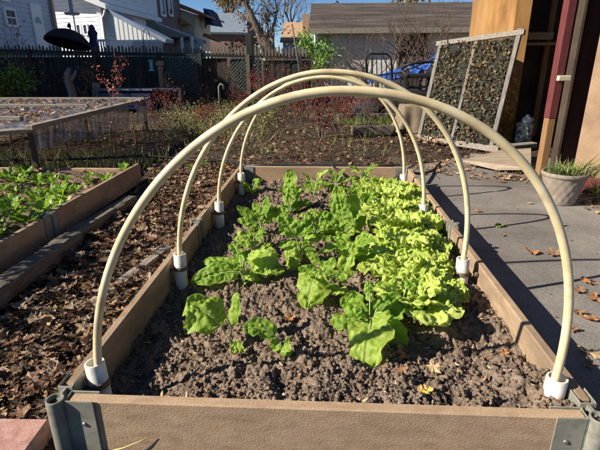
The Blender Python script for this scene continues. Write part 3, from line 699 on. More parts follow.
# loose-leaf lettuce
LET = [(.315, .525, .98, 'nearest lettuce at the front end of the row'), (.405, .62, .72, 'lettuce by the right board at the front of the row'),
 (.31, .73, 1.0, 'second full lettuce from the front, left side of the row'), (.42, .84, .8, 'lettuce close to the second hoop foot'),
 (.34, .95, 1.0, 'lettuce in the left side of the row before its middle'), (.43, 1.06, .85, 'lettuce by the right board just before the joint bracket'),
 (.35, 1.2, 1.05, 'lettuce at the middle of the row, left side'), (.46, 1.32, .85, 'lettuce right beside the joint bracket of the right boards'),
 (.33, 1.45, 1.05, 'lettuce just past the middle of the row, left side'), (.46, 1.58, .9, 'lettuce beside the third hoop foot'),
 (.35, 1.7, 1.1, 'lettuce at the left in the far part of the row'), (.47, 1.86, .95, 'lettuce at the right in the far part of the row'), (.35, 1.95, 1.05, 'farthest lettuce, near the back board')]
for li, (x, y, s, lab) in enumerate(LET):
    z = float(soil_z(x, y))
    r = thing('lettuce_head', 'frilly yellow green '+lab, 'lettuce', (x, y, z), 0, 'lettuces along the right side of the bed')
    nl = 14
    for i in range(nl):
        sd += 1; f = i/nl
        az = i*2.399+rng.uniform(-.3, .3)+li; el = rad(18+62*f+rng.uniform(-6, 6)); Lf = s*(.165-.05*f)*rng.uniform(.85, 1.15); W = Lf*rng.uniform(.95, 1.2)
        d = Vector((math.cos(az)*math.cos(el), math.sin(az)*math.cos(el), math.sin(el)))
        h = Vector((math.cos(az), math.sin(az), 0))
        b0 = Vector((x, y, z+.004+.01*f))+h*.006
        Sp = b0+d*Lf*.12; Tp = b0+d*Lf*.9+h*Lf*.15-Vector((0, 0, Lf*(.12)))
        Tp.z = max(Tp.z, z+.03)
        if Tp.x > .575: Tp.x = .575-.3*(Tp.x-.575)
        nh = Vector((-h.x*.6, -h.y*.6, 1)) if el < 1.0 else Vector((-h.x, -h.y, .4))
        add_leaf(r, b0, Sp, Tp, W, Lf*.3, nh, M['lettuce'], sd, shape='fan', pucker=.007, ruffle=.0088*s, sr=.003, cup=.1)
#==PART3==
# ================================================================== THE SECOND BED ON THE LEFT
b2 = wthing('raised_bed', 'darker raised bed on the left side of the leaf covered path, full of low greens', 'raised bed', (-2.0, 1.3, G))
MB().box((-1.393, .66, -.074), (BT, 1.17, .14), bev=.004).build('board', M['boardy'], b2)
MB().box((-1.396, 1.925, -.068), (BT, 1.15, .145), bev=.004).build('board', M['boardy'], b2)
MB().box((-2.63, .66, -.07), (BT, 1.17, .14), bev=.004).build('board', M['boardy'], b2)
MB().box((-2.63, 1.925, -.07), (BT, 1.15, .14), bev=.004).build('board', M['boardy'], b2)
MB().box((-2.01, 2.525, -.095), (1.2, BT, .11), bev=.004).build('board', M['board'], b2)
MB().box((-2.01, .06, -.07), (1.2, BT, .14), bev=.004).build('board', M['board'], b2)
mb = MB(); mb.box((-1.378, 1.30, -.068), (.012, .13, .15), bev=.003); mb.box((-1.412, 1.30, -.068), (.012, .13, .15), bev=.003); mb.box((-1.395, 1.3, -.068), (.022, .045, .155)); mb.tube([(-1.366, 1.30, -.145), (-1.366, 1.30, .012)], .012, 12)
mb.build('joint_bracket', M['bracket'], b2, angle=35)
fix(b2)
x2 = np.linspace(-2.612, -1.412, 90); y2 = np.linspace(.078, 2.508, 160); X, Y = np.meshgrid(x2, y2)
def soil2(x, y): return -.06+.02*fbm(x*5, y*5, 0, 3, 61)+.022*fbm(x*25, y*25, 0, 3, 62)
Z = soil2(X, Y); ny, nx = X.shape; I = np.arange(ny*nx).reshape(ny, nx)
F = np.stack([I[:-1, :-1], I[:-1, 1:], I[1:, 1:], I[1:, :-1]], -1).reshape(-1, 4)
tag(mesh_np('garden_soil', np.c_[X.ravel(), Y.ravel(), Z.ravel()], F, M['soil'], smooth=True), kind='structure')
M['greens'] = leafmat('young_greens', (.09, .18, .02), (.3, .46, .05), (.34, .44, .12), rough=.4, trans=.38, tcol=(.3, .52, .03))
def rosette(name, n, L, W, m, seed, el0=55, spread=30):
    r_ = np.random.default_rng(seed); VV = []; FF = []; UU = []; off = 0
    for i in range(n):
        az = i*2.4+r_.uniform(-.4, .4); el = rad(el0+r_.uniform(-spread, spread)); l = L*r_.uniform(.6, 1.15)
        h = np.array([math.cos(az), math.sin(az), 0]); d = h*math.cos(el)+np.array([0, 0, math.sin(el)])
        p0 = h*.004; pst = p0+d*l*.45; p1 = p0+d*l*.95+h*l*.2-np.array([0, 0, l*.12])
        sp = bez(pst, (pst+p1)/2+np.array([0, 0, l*.12]), p1, 8)
        V, F, uv = blade(sp, W*r_.uniform(.7, 1.2), (-h[0]*.7, -h[1]*.7, 1), 'spin', .004, 0, .15, seed*13+i, nu=12, nv=9)
        VV.append(V); FF.append(F+off); UU.append(uv); off += len(V)
        # flat petiole strip
        s = np.cross(d, [0, 0, 1]); s = s/np.linalg.norm(s)*.0022
        V = np.array([p0-s, p0+s, pst+s, pst-s]); VV.append(V); FF.append(np.array([[0, 1, 2, 3]])+off); UU.append(np.tile([[.5, .5]], (4, 1))); off += 4
    return mesh_np(name, np.concatenate(VV), np.concatenate(FF), m, smooth=True, uv=np.concatenate(UU))
protos = []
for k in range(5):
    o = rosette('leafy_green', 10+k % 3*2, .15+.02*(k % 3), .05, M['greens'], 40+k, 66, 20)
    protos.append(o)
k = 0
spots = []
for j in range(16):
    for i in range(8):
        y = .3+j*.14+rng.uniform(-.06, .06); x = -1.5-i*.14+rng.uniform(-.05, .05)
        if vn(np.array([x*2.1]), np.array([y*2.1]), 0, 5)[0] > -.5: spots.append((x, y))
for k, (x, y) in enumerate(spots):
    o = protos[k] if k < 5 else protos[k % 5].copy()
    if k >= 5: COL.objects.link(o)
    s = rng.uniform(.35, .82)*(1.1 if y < 1.8 else .9)
    o.location = (x, y, float(soil2(x, y))-.004); o.rotation_euler = (0, 0, rng.uniform(0, 6.28)); o.scale = (s, s, s)
    tag(o, 'small leafy green growing in the left raised bed', 'leafy green', 'leafy greens in the left raised bed')
n = 700; x = rng.uniform(-2.6, -1.42, n); y = rng.uniform(.1, 2.5, n)
litter('bed_leaves', x, y, soil2(x, y)+.008, rng.uniform(.02, .06, n), 'dead leaves among the greens of the left raised bed', 'fallen leaves', tilt=.5)

# timbers on the path
def beam(lab, a, b, w, h, m, seed, name='garden_timber', cat='timber'):
    a, b = Vector(a), Vector(b); c = (a+b)/2; L = (b-a).length; n = max(6, int(L/.035))
    d = (b-a).normalized(); s = d.cross(Vector((0, 0, 1))).normalized(); u = s.cross(d)
    ring = [(-1, -.8), (-.85, -1), (.85, -1), (1, -.8), (1, .75), (.8, 1), (-.8, 1), (-1, .75)]
    V = []; F = []
    for i in range(n+1):
        t = i/n
        for j, (p, q) in enumerate(ring):
            k = 1+.1*vn(np.array([t*L*9]), np.array([j*1.7]), 0, seed)[0]
            V.append(d*(t-.5)*L+s*p*w/2*k+u*q*h/2*k)
    F = [(i*8+j, i*8+(j+1) % 8, (i+1)*8+(j+1) % 8, (i+1)*8+j) for i in range(n) for j in range(8)]+[tuple(range(8)), tuple(n*8+j for j in range(8))]
    mb = MB(); mb.add(V, F); o = mb.build(name, m, angle=40); o.location = c
    return tag(o, lab, cat, None)
beam('square cut grey timber lying along the foot of the left bed, nearer of the two', (-1.235, .25, -.108), (-1.245, 1.25, -.108), .085, .075, M['timber'], 1)
beam('rounded weathered timber lying along the left bed, beyond the square cut one', (-1.275, 1.29, -.115), (-1.24, 1.95, -.118), .08, .06, M['timber'], 2)
beam('grey weathered board half buried in leaves beside the left boards of the hooped bed', (-.86, .66, -.138), (-.755, 1.2, -.135), .05, .03, M['greywood_y'], 3, 'old_board', 'board')

# ================================================================== PLANT TOOLS
def tree_mb(mb, p, d, L, r, lev, spread=.5, seed=0, tips=None, up=.12, kids=(2, 4), wig=.12, taper=.62):
    R_ = random.Random(seed); n = 5; pts = [Vector(p)]; d = Vector(d).normalized(); rr = [r]
    for i in range(n):
        d = (d+Vector((R_.gauss(0, wig), R_.gauss(0, wig), R_.gauss(0, wig)+up*.3))).normalized()
        pts.append(pts[-1]+d*L/n); rr.append(r*(1-(1-taper)*(i+1)/n))
    mb.tube(pts, rr, 7 if lev > 2 else 5 if lev > 1 else 4, cap=False)
    if tips is not None and lev <= 2: tips += [(q, d) for q in pts[2:]]
    if lev <= 0: return
    for k in range(R_.randint(*kids)):
        i = R_.randint(2, n) if k else n
        ax = d.orthogonal().normalized(); ax.rotate(Matrix.Rotation(R_.uniform(0, 2*PI), 3, d))
        nd = (d*(1-spread*.5)+ax*spread*R_.uniform(.7, 1.3)+Vector((0, 0, up))).normalized()
        tree_mb(mb, pts[i], nd, L*R_.uniform(.6, .85), rr[i]*R_.uniform(.55, .75), lev-1, spread, R_.random()*1e6, tips, up, kids, wig, taper)
def leaf_cloud(name, pts, size, cols, m, parent, jitter=.1, per=3, droop=0):
    """many small folded leaves round the given points"""
    pts = np.array([p[:] for p in pts]); pts = np.repeat(pts, per, 0); n = len(pts)
    pos = pts+rng.normal(0, jitter, (n, 3))
    V = np.array([(-.5, 0, 0), (-.15, .22, .06), (-.1, 0, 0), (-.15, -.22, .06), (.2, .2, .05), (.5, 0, -.05), (.2, -.2, .05)])
    F = np.array([(0, 2, 1), (0, 3, 2), (1, 2, 4), (2, 5, 4), (2, 3, 6), (2, 6, 5)])
    c = np.array(cols)[rng.integers(len(cols), size=n)]*rng.uniform(.7, 1.3, (n, 1))
    which = scatter(name, [(V, F)], pos, rng.uniform(.6, 1.25, n)*size, rotmats(n), m, c)
    if parent is not None: which.parent = parent; which.data.transform(Matrix.Translation(-Vector(parent.location)))
    return which
M['foliage'] = colmat('small_leaves', rough=.55, trans=.35)
M['fir'] = colmat('dense_foliage', rough=.7, trans=.15)
def shrub(name, lab, cat, base, h, spread, stems, leafcols, lsize, dens, seed, group=None, lev=2, bark='twig', r0=.008, jit=.03, up=.2, Lk=.45, per=2):
    r = thing(name, lab, cat, base, 0, group); R_ = random.Random(seed); mb = MB(); tips = []
    for i in range(stems):
        a = R_.uniform(0, 2*PI); s = R_.uniform(.1, 1)*spread
        tree_mb(mb, Vector(base)+Vector((math.cos(a)*.04, math.sin(a)*.04, -.01)), Vector((math.cos(a)*s, math.sin(a)*s, 1)), h*Lk*R_.uniform(.8, 1.15), r0*R_.uniform(.7, 1.2), lev, .55, seed*100+i, tips, up)
    mb.V = [Vector(v)-Vector(base) for v in mb.V]
    mb.build('stems', M[bark], r, smooth=True)
    if leafcols:
        t2 = [t[0] for t in tips if R_.random() < dens]
        if t2: leaf_cloud('foliage', t2, lsize, leafcols, M['foliage'], r, jit, per)
    return r
REDS = [(.34, .035, .03), (.24, .03, .035), (.42, .09, .05), (.16, .025, .025)]
PINK = [(.6, .17, .1), (.5, .12, .09), (.55, .26, .14), (.3, .06, .05)]
GRNS = [(.12, .2, .04), (.2, .28, .06), (.08, .13, .03), (.28, .3, .09)]
DRY = [(.38, .31, .17), (.3, .24, .13), (.42, .36, .22), (.24, .24, .08), (.2, .14, .08)]
shrub('red_shrub', 'red leaved shrub behind the back end of the hooped bed, seen through the hoops', 'shrub', Gd(322, 138), .68, .35, 6, REDS, .035, .55, 3, 'red leaved shrubs')
shrub('red_shrub', 'low red shrub at the foot of the lattice fence, left of the hoops', 'shrub', Gd(262, 112), .75, .4, 6, REDS, .04, .4, 4, 'red leaved shrubs')
shrub('red_shrub', 'small red shrub behind the hoops, right of the tall red one', 'shrub', Gd(350, 122), .5, .5, 5, REDS, .035, .35, 9, 'red leaved shrubs')
shrub('red_shrub', 'sparse pink leaved bush in front of the fence, left of the forked stump', 'shrub', Gd(48, 106), 1.25, .3, 4, PINK, .05, .4, 5, 'pink leaved bushes', Lk=.42)
shrub('red_shrub', 'sparse pink leaved bush behind the cold frame, right of the forked stump', 'shrub', Gd(90, 108), .85, .45, 5, PINK, .05, .4, 6, 'pink leaved bushes')
shrub('red_shrub', 'thin pink leaved sapling above the far end of the cold frame', 'shrub', Gd(117, 112), 1.05, .22, 3, PINK, .05, .5, 7, 'pink leaved bushes')
for k, (x, y, h) in enumerate(((-2.35, .14, .95), (-1.95, .62, .8), (-2.45, .95, .9))):  # out of view, added to throw dappled shade on the path
    shrub('shade_plant', 'added unseen leafy plant that dapples the path, %s of the left bed' % ('in the near corner', 'at the path side', 'in the middle')[k], 'plant', (x, y, -.07), h, .3, 7, GRNS, .05, .5, 50+k, lev=2, per=2, jit=.03)
for k, (u, v, h, sp, nst) in enumerate(((185, 106, .8, .5, 6), (212, 108, .6, .6, 6), (236, 106, .9, .4, 6), (268, 107, 1.0, .4, 6), (292, 106, .8, .5, 6), (310, 108, .9, .5, 6), (335, 110, .8, .6, 7), (140, 106, .9, .5, 5))):
    shrub('bare_shrub', 'tangled bare twiggy shrub along the foot of the dark yard fence', 'shrub', Gd(u, v), h, sp, nst, [(.2, .1, .05), (.12, .08, .04), (.25, .05, .04)], .04, .14, 300+k, 'bare shrubs along the yard fence', lev=3, r0=.009, per=1)
for k, (u, v, h) in enumerate(((285, 120, .7), (300, 126, .45), (340, 132, .5), (365, 126, .6), (240, 118, .5), (205, 132, .35), (152, 128, .4), (168, 122, .5))):
    shrub('red_twig_shrub', 'low twiggy shrub with a few dark red leaves on the open yard behind the beds', 'shrub', Gd(u, v), h, .6, 6, REDS[1:]+[(.1, .03, .02)], .03, .3, 400+k, 'low twiggy shrubs on the yard', lev=3, r0=.006, per=1)
# green bush at the left edge and tall thin sapling over it
shrub('green_bush', 'sunlit yellow green bush at the left edge behind the cold frame', 'bush', Gd(12, 112), .85, .5, 12, [(.22, .3, .05), (.3, .36, .08), (.12, .2, .03)], .07, .9, 11, lev=2, per=3, jit=.06)
shrub('green_bush', 'green bush at the left edge, behind the yellow green one', 'bush', Gd(34, 104), .85, .5, 8, [(.16, .24, .04), (.25, .3, .07)], .06, .6, 12, lev=2, per=2, jit=.06)
shrub('sapling', 'tall thin sapling with orange leaves in front of the white house', 'sapling', P(22, 92, 8.0)+Vector((0, 0, 0)), 1.5, .25, 4, [(.45, .2, .06), (.3, .28, .08)], .05, .12, 13, lev=2)

# weeds and dry grass behind the beds
def grass(name, x, y, z, h, cols, lab, cat):
    n = len(x); V = np.array([(-.03, 0, 0), (.03, 0, 0), (.022, 0, .5), (-.022, 0, .5), (0, .12, 1.0)]); V[2:4, 1] = .03
    F = np.array([(0, 1, 2), (0, 2, 3), (3, 2, 4)])
    c = np.array(cols)[rng.integers(len(cols), size=n)]*rng.uniform(.7, 1.3, (n, 1))
    a = rng.uniform(0, 2*PI, n); t = rng.normal(0, .35, n); R = flatR(n, .5)
    return tag(scatter(name, [(V, F)], np.c_[x, y, z], h, R, M['foliage'], c), lab, cat, kind='stuff')
wc = np.array([Gd(rng.uniform(172, 272), rng.uniform(104, 138))[:2] for _ in range(230)])
tp_ = [(wc[i][0]+rng.normal(0, .09), wc[i][1]+rng.normal(0, .09), G+.02+.17*rng.random()**1.5) for i in rng.integers(230, size=3600)]
o = leaf_cloud('weed_leaves', [Vector(q) for q in tp_], .035, [(.22, .22, .07), (.12, .15, .045), (.3, .24, .11), (.34, .27, .15), (.08, .09, .03)], M['foliage'], None, .02, 2); tag(o, 'low leafy yellow green weeds between the beds and the lattice fence', 'weeds', kind='stuff')
n = 2600; cx = rng.choice(60, size=n); ctr = np.array([Gd(rng.uniform(172, 272), rng.uniform(112, 138))[:2] for _ in range(60)])
x = ctr[cx, 0]+rng.normal(0, .09, n); y = ctr[cx, 1]+rng.normal(0, .1, n)
grass('dry_weeds', x, y, ground_z(x, y)-.005, rng.uniform(.04, .2, n), DRY, 'patch of dry yellow green weeds between the beds and the lattice fence', 'weeds')
n = 1700; ctr = np.array([Gd(rng.uniform(0, 430), rng.uniform(108, 156))[:2] for _ in range(110)]); cx = rng.choice(110, size=n)
x = ctr[cx, 0]+rng.normal(0, .12, n); y = ctr[cx, 1]+rng.normal(0, .12, n); k = ~((x > .7) & (y < 3.9)) & (y > 2.65)
x, y = x[k], y[k]
grass('yard_weeds', x, y, ground_z(x, y)-.005, rng.uniform(.03, .13, len(x)), DRY+GRNS, 'thin weeds scattered over the yard behind the beds', 'weeds')
n = 900; x = rng.uniform(-3.1, -1.5, n); y = rng.uniform(2.75, 3.6, n)
grass('edge_weeds', x, y, ground_z(x, y)-.005, rng.uniform(.05, .2, n), DRY+GRNS, 'weeds along the wire fence behind the left bed', 'weeds')
# small seedlings beside the bed
for (u, v) in ((155, 190), (193, 172), (203, 168)):
    o = protos[0].copy(); COL.objects.link(o); p = Gd(u, v); o.location = (p.x, p.y, G-.005); o.scale = (.6, .6, .6); tag(o, 'small green weed growing from the dead leaves by the left boards of the hooped bed', 'weed', 'green weeds on the path')
    o.name = 'green_weed'

# ================================================================== COLD FRAME, WIRE FENCE, HOSE
M['doorbrown_'] = noisy('dark_stake', [(.04, .03, .02), (.09, .065, .045)], scale=9, rough=.9)
cf0 = Gd(28, 128, .27); cf1 = Gd(147, 99, .27)
cf = wthing('cold_frame', 'low cold frame of weathered wood with clear sheets along its side', 'cold frame', (cf0.x-1, (cf0.y+cf1.y)/2, G))
xr = cf0.x; ya = cf0.y; yb = cf1.y
MB().bar((xr, ya, .27), (cf1.x, yb, .27), .07, .035, bev=.004).build('rail', M['greywood_y'], cf)
for (u, v, uu) in ((147, 99, -40), (88, 106, -40), (22, 119, -40)):
    q = Gd(u, v, .285); MB().bar((q.x-.03 if u == 147 else q.x, q.y, .29), (q.x-2.1, q.y, .29), .05, .03, bev=.003).build('rail', M['greywood_x'], cf)
MB().bar((xr-2.1, ya, .27), (xr-2.1, yb, .27), .07, .035, bev=.004).build('rail', M['greywood_y'], cf)
MB().bar((xr-.62, ya-.35, .235), (xr-.02, ya+.12, .245), .13, .03, bev=.003).build('loose_board', M['greywood_x'], cf)
for (x, y) in ((xr-.03, ya+.06), (cf1.x-.03, yb-.05), (xr-2.05, ya+.06), (xr-2.05, yb-.05)): MB().box((x, y, .05), (.03, .03, .42)).build('leg', M['doorbrown_'], cf)
m, nt, bs, out = newmat('dirty_clear_sheet')
tc = N(nt, 'ShaderNodeTexCoord'); mp = N(nt, 'ShaderNodeMapping'); mp.inputs['Scale'].default_value = (9, 9, 1.5); nt.links.new(tc.outputs['Object'], mp.inputs[0])
n1 = N(nt, 'ShaderNodeTexNoise', i_Scale=2.0, i_Detail=5.0); nt.links.new(mp.outputs[0], n1.inputs[0])
nt.links.new(ramp(nt, n1.outputs[0], [(.35, (.05, .07, .1)), (.5, (.2, .23, .32)), (.66, (.6, .6, .7))]), bs.inputs['Base Color']); bs.inputs['Roughness'].default_value = .18
tr = N(nt, 'ShaderNodeBsdfTransparent'); mm = N(nt, 'ShaderNodeMixShader', i_0=.62); nt.links.new(bs.outputs[0], mm.inputs[1]); nt.links.new(tr.outputs[0], mm.inputs[2]); nt.links.new(mm.outputs[0], out.inputs[0])
M['sheet'] = m
L_ = yb-ya
for k, (a, b, top, bot, c) in enumerate(((.05, .24, .25, .07, 0), (.25, .36, .25, .05, 1), (.38, .52, .25, .03, 0), (.53, .72, .25, .01, 0), (.8, .93, .2, .02, 2))):
    mb = MB(); nn = 9; V = []
    for i in range(nn+1):
        y = ya+L_*(a+(b-a)*i/nn); xo = xr-.045
        V += [(xo, y, top), (xo-.02, y, bot+.006*math.sin(i*.9+k)), (xo-.004, y, top), (xo-.024, y, bot+.006*math.sin(i*.9+k))]
    F = [(i*4, i*4+1, i*4+5, i*4+4) for i in range(nn)]+[(i*4+2, i*4+6, i*4+7, i*4+3) for i in range(nn)]
    mb.add(V, F); mb.build('side_sheet', M['sheet'], cf)
mb = MB(); mb.box((xr-1.05, (ya+yb)/2, .262), (2.0, L_-.1, .006)); mb.build('glazing', M['sheet'], cf)
fix(cf)
n = 750; x = rng.uniform(xr-2.05, xr-.05, n); y = rng.uniform(ya+.06, yb-.08, n)
litter('glazing_leaves', x, y, .272+.012*rng.random(n), rng.uniform(.03, .075, n), 'dry leaves lying thick on top of the cold frame', 'fallen leaves', w=[.15, .2, .2, .1, .02, .1, .1, .05, .03, .05], tilt=.25)
M['rust'] = noisy('rusty_wire', [(.08, .04, .025), (.2, .1, .06)], scale=40, rough=.9, bump=.3)
wf = wthing('wire_fence', 'low rusty wire fence between the left bed and the cold frame', 'fence', (-2.2, 3.35, G))
for i, x in enumerate((-3.3, -2.95, -2.6, -2.42, -2.18, -1.98, -1.74)):
    MB().tube([(x, 3.35+.02*math.sin(i), G-.03), (x+.02*math.sin(i*3), 3.36, .2+.03*math.sin(i*2))], .006, 6).build('stake', M['rust'], wf)
mb = MB()
for j in range(9):
    z = G+.02+j*.047; mb.tube([(-3.3+i*.12, 3.352+.004*math.sin(i*1.7+j), z+.006*math.sin(i*.9+j)) for i in range(14)], .0019, 4)
for i in range(32): x = -3.3+i*.05; mb.tube([(x, 3.352, G), (x+.006*math.sin(i), 3.352, G+.41)], .0016, 4)
mb.build('wire_mesh', M['rust'], wf); fix(wf)
pts = []
for (u, v, z) in ((-40, 161, -.07), (0, 160, -.07), (40, 160, -.075), (80, 159, -.085), (120, 157, -.08), (145, 156, -.09), (175, 158, -.11), (205, 161, -.12), (228, 160, -.1)): pts.append(Gd(u, v, z+.0))
pts += [Vector((-.62, 2.62, -.03)), Vector((-.5, 2.49, -.0)), Vector((-.3, 2.478, .004)), Vector((-.1, 2.48, .0)), Vector((.1, 2.485, .003)), Vector((.3, 2.48, -.004)), Vector((.52, 2.485, .004)), Vector((.7, 2.6, -.08)), Vector((.9, 2.95, -.135)), Vector((1.05, 3.3, -.135))]
def smooth_path(p, k=6):
    o = []
    for i in range(len(p)-1):
        a, b, c, d = p[max(i-1, 0)], p[i], p[i+1], p[min(i+2, len(p)-1)]
        for j in range(k):
            t = j/k; o.append(.5*((2*b)+(c-a)*t+(2*a-5*b+4*c-d)*t*t+(3*b-a-3*c+d)*t**3))
    return o+[p[-1]]
hs = MB(); hs.tube(smooth_path(pts), .011, 8)
tag(hs.build('garden_hose', M['hose'], None, smooth=True), 'thin black irrigation hose running across the yard and along the back board of the bed', 'hose')
q = [Vector((.02, 2.50, .008)), Vector((.06, 2.44, .012)), Vector((.1, 2.37, -.02)), Vector((.16, 2.3, -.065)), Vector((.25, 2.28, -.068))]
tag(MB().tube(smooth_path(q), .005, 7).build('drip_line', M['hose'], None, smooth=True), 'short thin black drip line hanging over the back board into the bed', 'hose')

# ================================================================== THE YARD FENCE
M['fence'] = noisy('dark_green_fence', [(.01, .014, .012), (.022, .029, .024), (.038, .045, .037)], scale=5, rough=.7, bump=.4, bscale=40, stretch=(3, 3, .5), dist=.004)
M['lattice'] = noisy('teal_gleam_lattice', [(.04, .07, .062), (.1, .15, .135)], scale=8, rough=.6, bump=.2)  # lighter teal puts the gleam of the slats into the colour
M['woodpanel'] = noisy('brown_board', [(.03, .024, .018), (.07, .055, .04)], scale=4, rough=.9, stretch=(3, 3, .5))
M['picket'] = noisy('grey_picket', [(.08, .065, .05), (.24, .2, .16)], scale=6, rough=.85, bump=.5, stretch=(1, 1, .3))
fr = wthing('yard_fence', 'dark green fence with lattice panels and flat top rail across the yard', 'fence', (-4, 9.2, G))
def fz(x, base=P): pass
FA = P(-60, 49, 9.0); FB = P(312, 58, 9.6)
def fpt(t, z): p = FA.lerp(FB, t); return Vector((p.x, p.y, z if z is not None else p.z))
def ft(u):   # fraction of the run whose screen position is u
    lo, hi = 0, 1
    for _ in range(30):
        mid = (lo+hi)/2; p = FA.lerp(FB, mid); d = p-Vector((CX, CY, CZ)); uu = 300+FPX*d.dot(R2)/d.dot(FW)
        if uu < u: lo = mid
        else: hi = mid
    return lo
mb = MB(); mb.bar(FA, FB, .09, .05); mb.build('top_rail', M['fence'], fr)
for (ua, ub, kind) in ((-60, 160, 'p'), (160, 200, 'l'), (200, 228, 'w'), (228, 262, 'l'), (262, 312, 'p')):
    a = ft(ua+1); b = ft(ub-1); A = fpt(a, 0); B = fpt(b, 0); Lw = (B-A).length; top = min(fpt(a, None).z, fpt(b, None).z)-.03
    if kind in 'pw':
        mb = MB(); n = max(2, int(Lw/.11))
        for i in range(n):
            c = A.lerp(B, (i+.5)/n); mb.box((c.x, c.y+.006*(i % 3), (top+G)/2), (Lw/n-.001+.004*(i % 2), .018, top-G-.03))
        mb.build('panel', M['fence'] if kind == 'p' else M['woodpanel'], fr)
    else:
        mb = MB(); s = .075; n = int((Lw+1.1)/s)
        for i in range(n):
            for sg, dz in ((1, 0), (-1, .008)):
                x0 = A.x+i*s-(1.1 if sg > 0 else 0); x1 = x0+sg*1.1; p0, p1 = [x0, G+.03], [x1, G+.03+1.1]
                if sg < 0: p0, p1 = [A.x+i*s, G+.03], [A.x+i*s-1.1, G+1.13]
                # clip to the panel
                def cl(p, q):
                    (ax, az), (bx, bz) = p, q
                    t0, t1 = 0, 1
                    for lo_, hi_, a_, b_ in ((A.x, B.x, ax, bx), (G+.03, top, az, bz)):
                        dlt = b_-a_
                        ta, tb = (lo_-a_)/dlt, (hi_-a_)/dlt
                        if ta > tb: ta, tb = tb, ta
                        t0 = max(t0, ta); t1 = min(t1, tb)
                    return (t0, t1) if t1-t0 > .03 else None
                c_ = cl(p0, p1)
                if c_:
                    a3 = Vector((p0[0]+(p1[0]-p0[0])*c_[0], A.y+dz, p0[1]+(p1[1]-p0[1])*c_[0])); b3 = Vector((p0[0]+(p1[0]-p0[0])*c_[1], A.y+dz, p0[1]+(p1[1]-p0[1])*c_[1]))
                    mb.bar(a3, b3, .006, .022, up=(0, 0, 1))
        mb.build('lattice_panel', M['lattice'], fr)
        MB().box(((A.x+B.x)/2, A.y+.09, (top+G)/2), (Lw, .02, top-G-.03)).build('shade_backing', M['fence'], fr)  # added dark sheet, keeps the gaps of the lattice dim
for u in (-30, 30, 95, 160, 200, 248, 300):
    p = fpt(ft(u), None); MB().box((p.x, p.y-.04, (p.z+.04+G)/2), (.08, .06, p.z+.04-G)).build('post', M['timber'] if u == 248 else M['fence'], fr)
fix(fr)
pk = wthing('picket_fence', 'old picket fence with pale pointed tips showing above the dark yard fence', 'fence', (-4, 11.5, G))
mb = MB(); PA = P(-20, 45, 11.2); PB = P(306, 47, 11.8); n = 96
for i in range(n):
    c = PA.lerp(PB, i/(n-1)); top = c.z+.03*math.sin(i*1.9); wd = .05
    mb.add([(c.x-wd/2, c.y, G), (c.x+wd/2, c.y, G), (c.x+wd/2, c.y, top-.05), (c.x, c.y, top), (c.x-wd/2, c.y, top-.05), (c.x-wd/2, c.y+.02, G), (c.x+wd/2, c.y+.02, G), (c.x+wd/2, c.y+.02, top-.05), (c.x, c.y+.02, top), (c.x-wd/2, c.y+.02, top-.05)],
           [(0, 1, 2, 3, 4), (9, 8, 7, 6, 5), (1, 6, 7, 2), (2, 7, 8, 3), (3, 8, 9, 4), (4, 9, 5, 0)])
mb.build('pickets', M['picket'], pk)
for dz in (-.2, -.85): MB().bar(PA+Vector((0, .045, dz)), PB+Vector((0, .045, dz)), .04, .08).build('rail', M['picket'], pk)
fix(pk)
p = P(249, 34, 10.2); tag(MB().box((0, 0, (p.z-G)/2), (.14, .12, p.z-G), bev=.01).build('fence_post', M['fence'], None), 'tall dark square post standing above the fences, left of the big bare tree', 'post').location = (p.x, p.y, G)

# ================================================================== THINGS IN THE YARD
# forked stump
r = thing('wooden_stump', 'pale grey forked stump standing behind the cold frame', 'stump', Gd(75, 112))
b0 = Vector(r.location); s_ = 1.0
mb = MB(); H = P(74, 68, b0.y).z-b0.z
mb.tube([Vector((0, 0, -.02)), Vector((.01, 0, H*.4)), Vector((-.03, 0, H*.72)), Vector((-.02, 0, H*.88)), Vector((.03, 0, H))], [.09, .075, .07, .06, .03], 12)
mb.tube([Vector((.01, 0, H*.7)), Vector((.11, 0, H*.86)), Vector((.15, 0, H*.95))], [.045, .032, .018], 9)
mb.build('trunk', M['greywood'], r, smooth=True)
# blue bin lying on its side
M['blue'] = noisy('blue_plastic', [(.008, .016, .045), (.02, .032, .08)], scale=5, rough=.4, bump=.1)
M['greyblue'] = noisy('grey_blue_plastic', [(.05, .065, .09), (.09, .11, .15)], scale=5, rough=.45, bump=.1)
p = Gd(168, 111)
r = thing('storage_tote', 'dark blue plastic tote tipped on its side, open end facing the beds', 'tote', p, .25)
Wt, Dt, Ht = .5, .7, .38
mb = MB(); mb.box((0, Dt/2, .02), (Wt, Dt, .03)); mb.box((0, Dt/2, Ht), (Wt*.9, Dt, .03)); mb.box((-Wt/2+.02, Dt/2, Ht/2), (.03, Dt, Ht)); mb.box((Wt/2-.02, Dt/2, Ht/2), (.03, Dt, Ht)); mb.box((0, Dt-.01, Ht/2), (Wt*.95, .03, Ht))
mb.build('tote_body', M['blue'], r)
mb = MB(); mb.box((0, -.012, .015), (Wt+.07, .035, .045), bev=.008); mb.box((0, -.012, Ht+.005), (Wt+.04, .035, .045), bev=.008); mb.box((-Wt/2, -.014, Ht/2), (.05, .035, Ht), bev=.008); mb.box((Wt/2, -.014, Ht/2), (.05, .035, Ht), bev=.008)
mb.build('rim', M['greyblue'], r)
p = Gd(126, 112)
r = thing('storage_tote', 'long dark blue plastic tote lying behind the far end of the cold frame', 'tote', p, -.05)
MB().box((0, .25, .19), (1.05, .45, .36), bev=.04).build('tote_body', M['blue'], r)
MB().box((0, .25, .385), (1.1, .5, .035), bev=.01).build('lid', M['greyblue'], r)
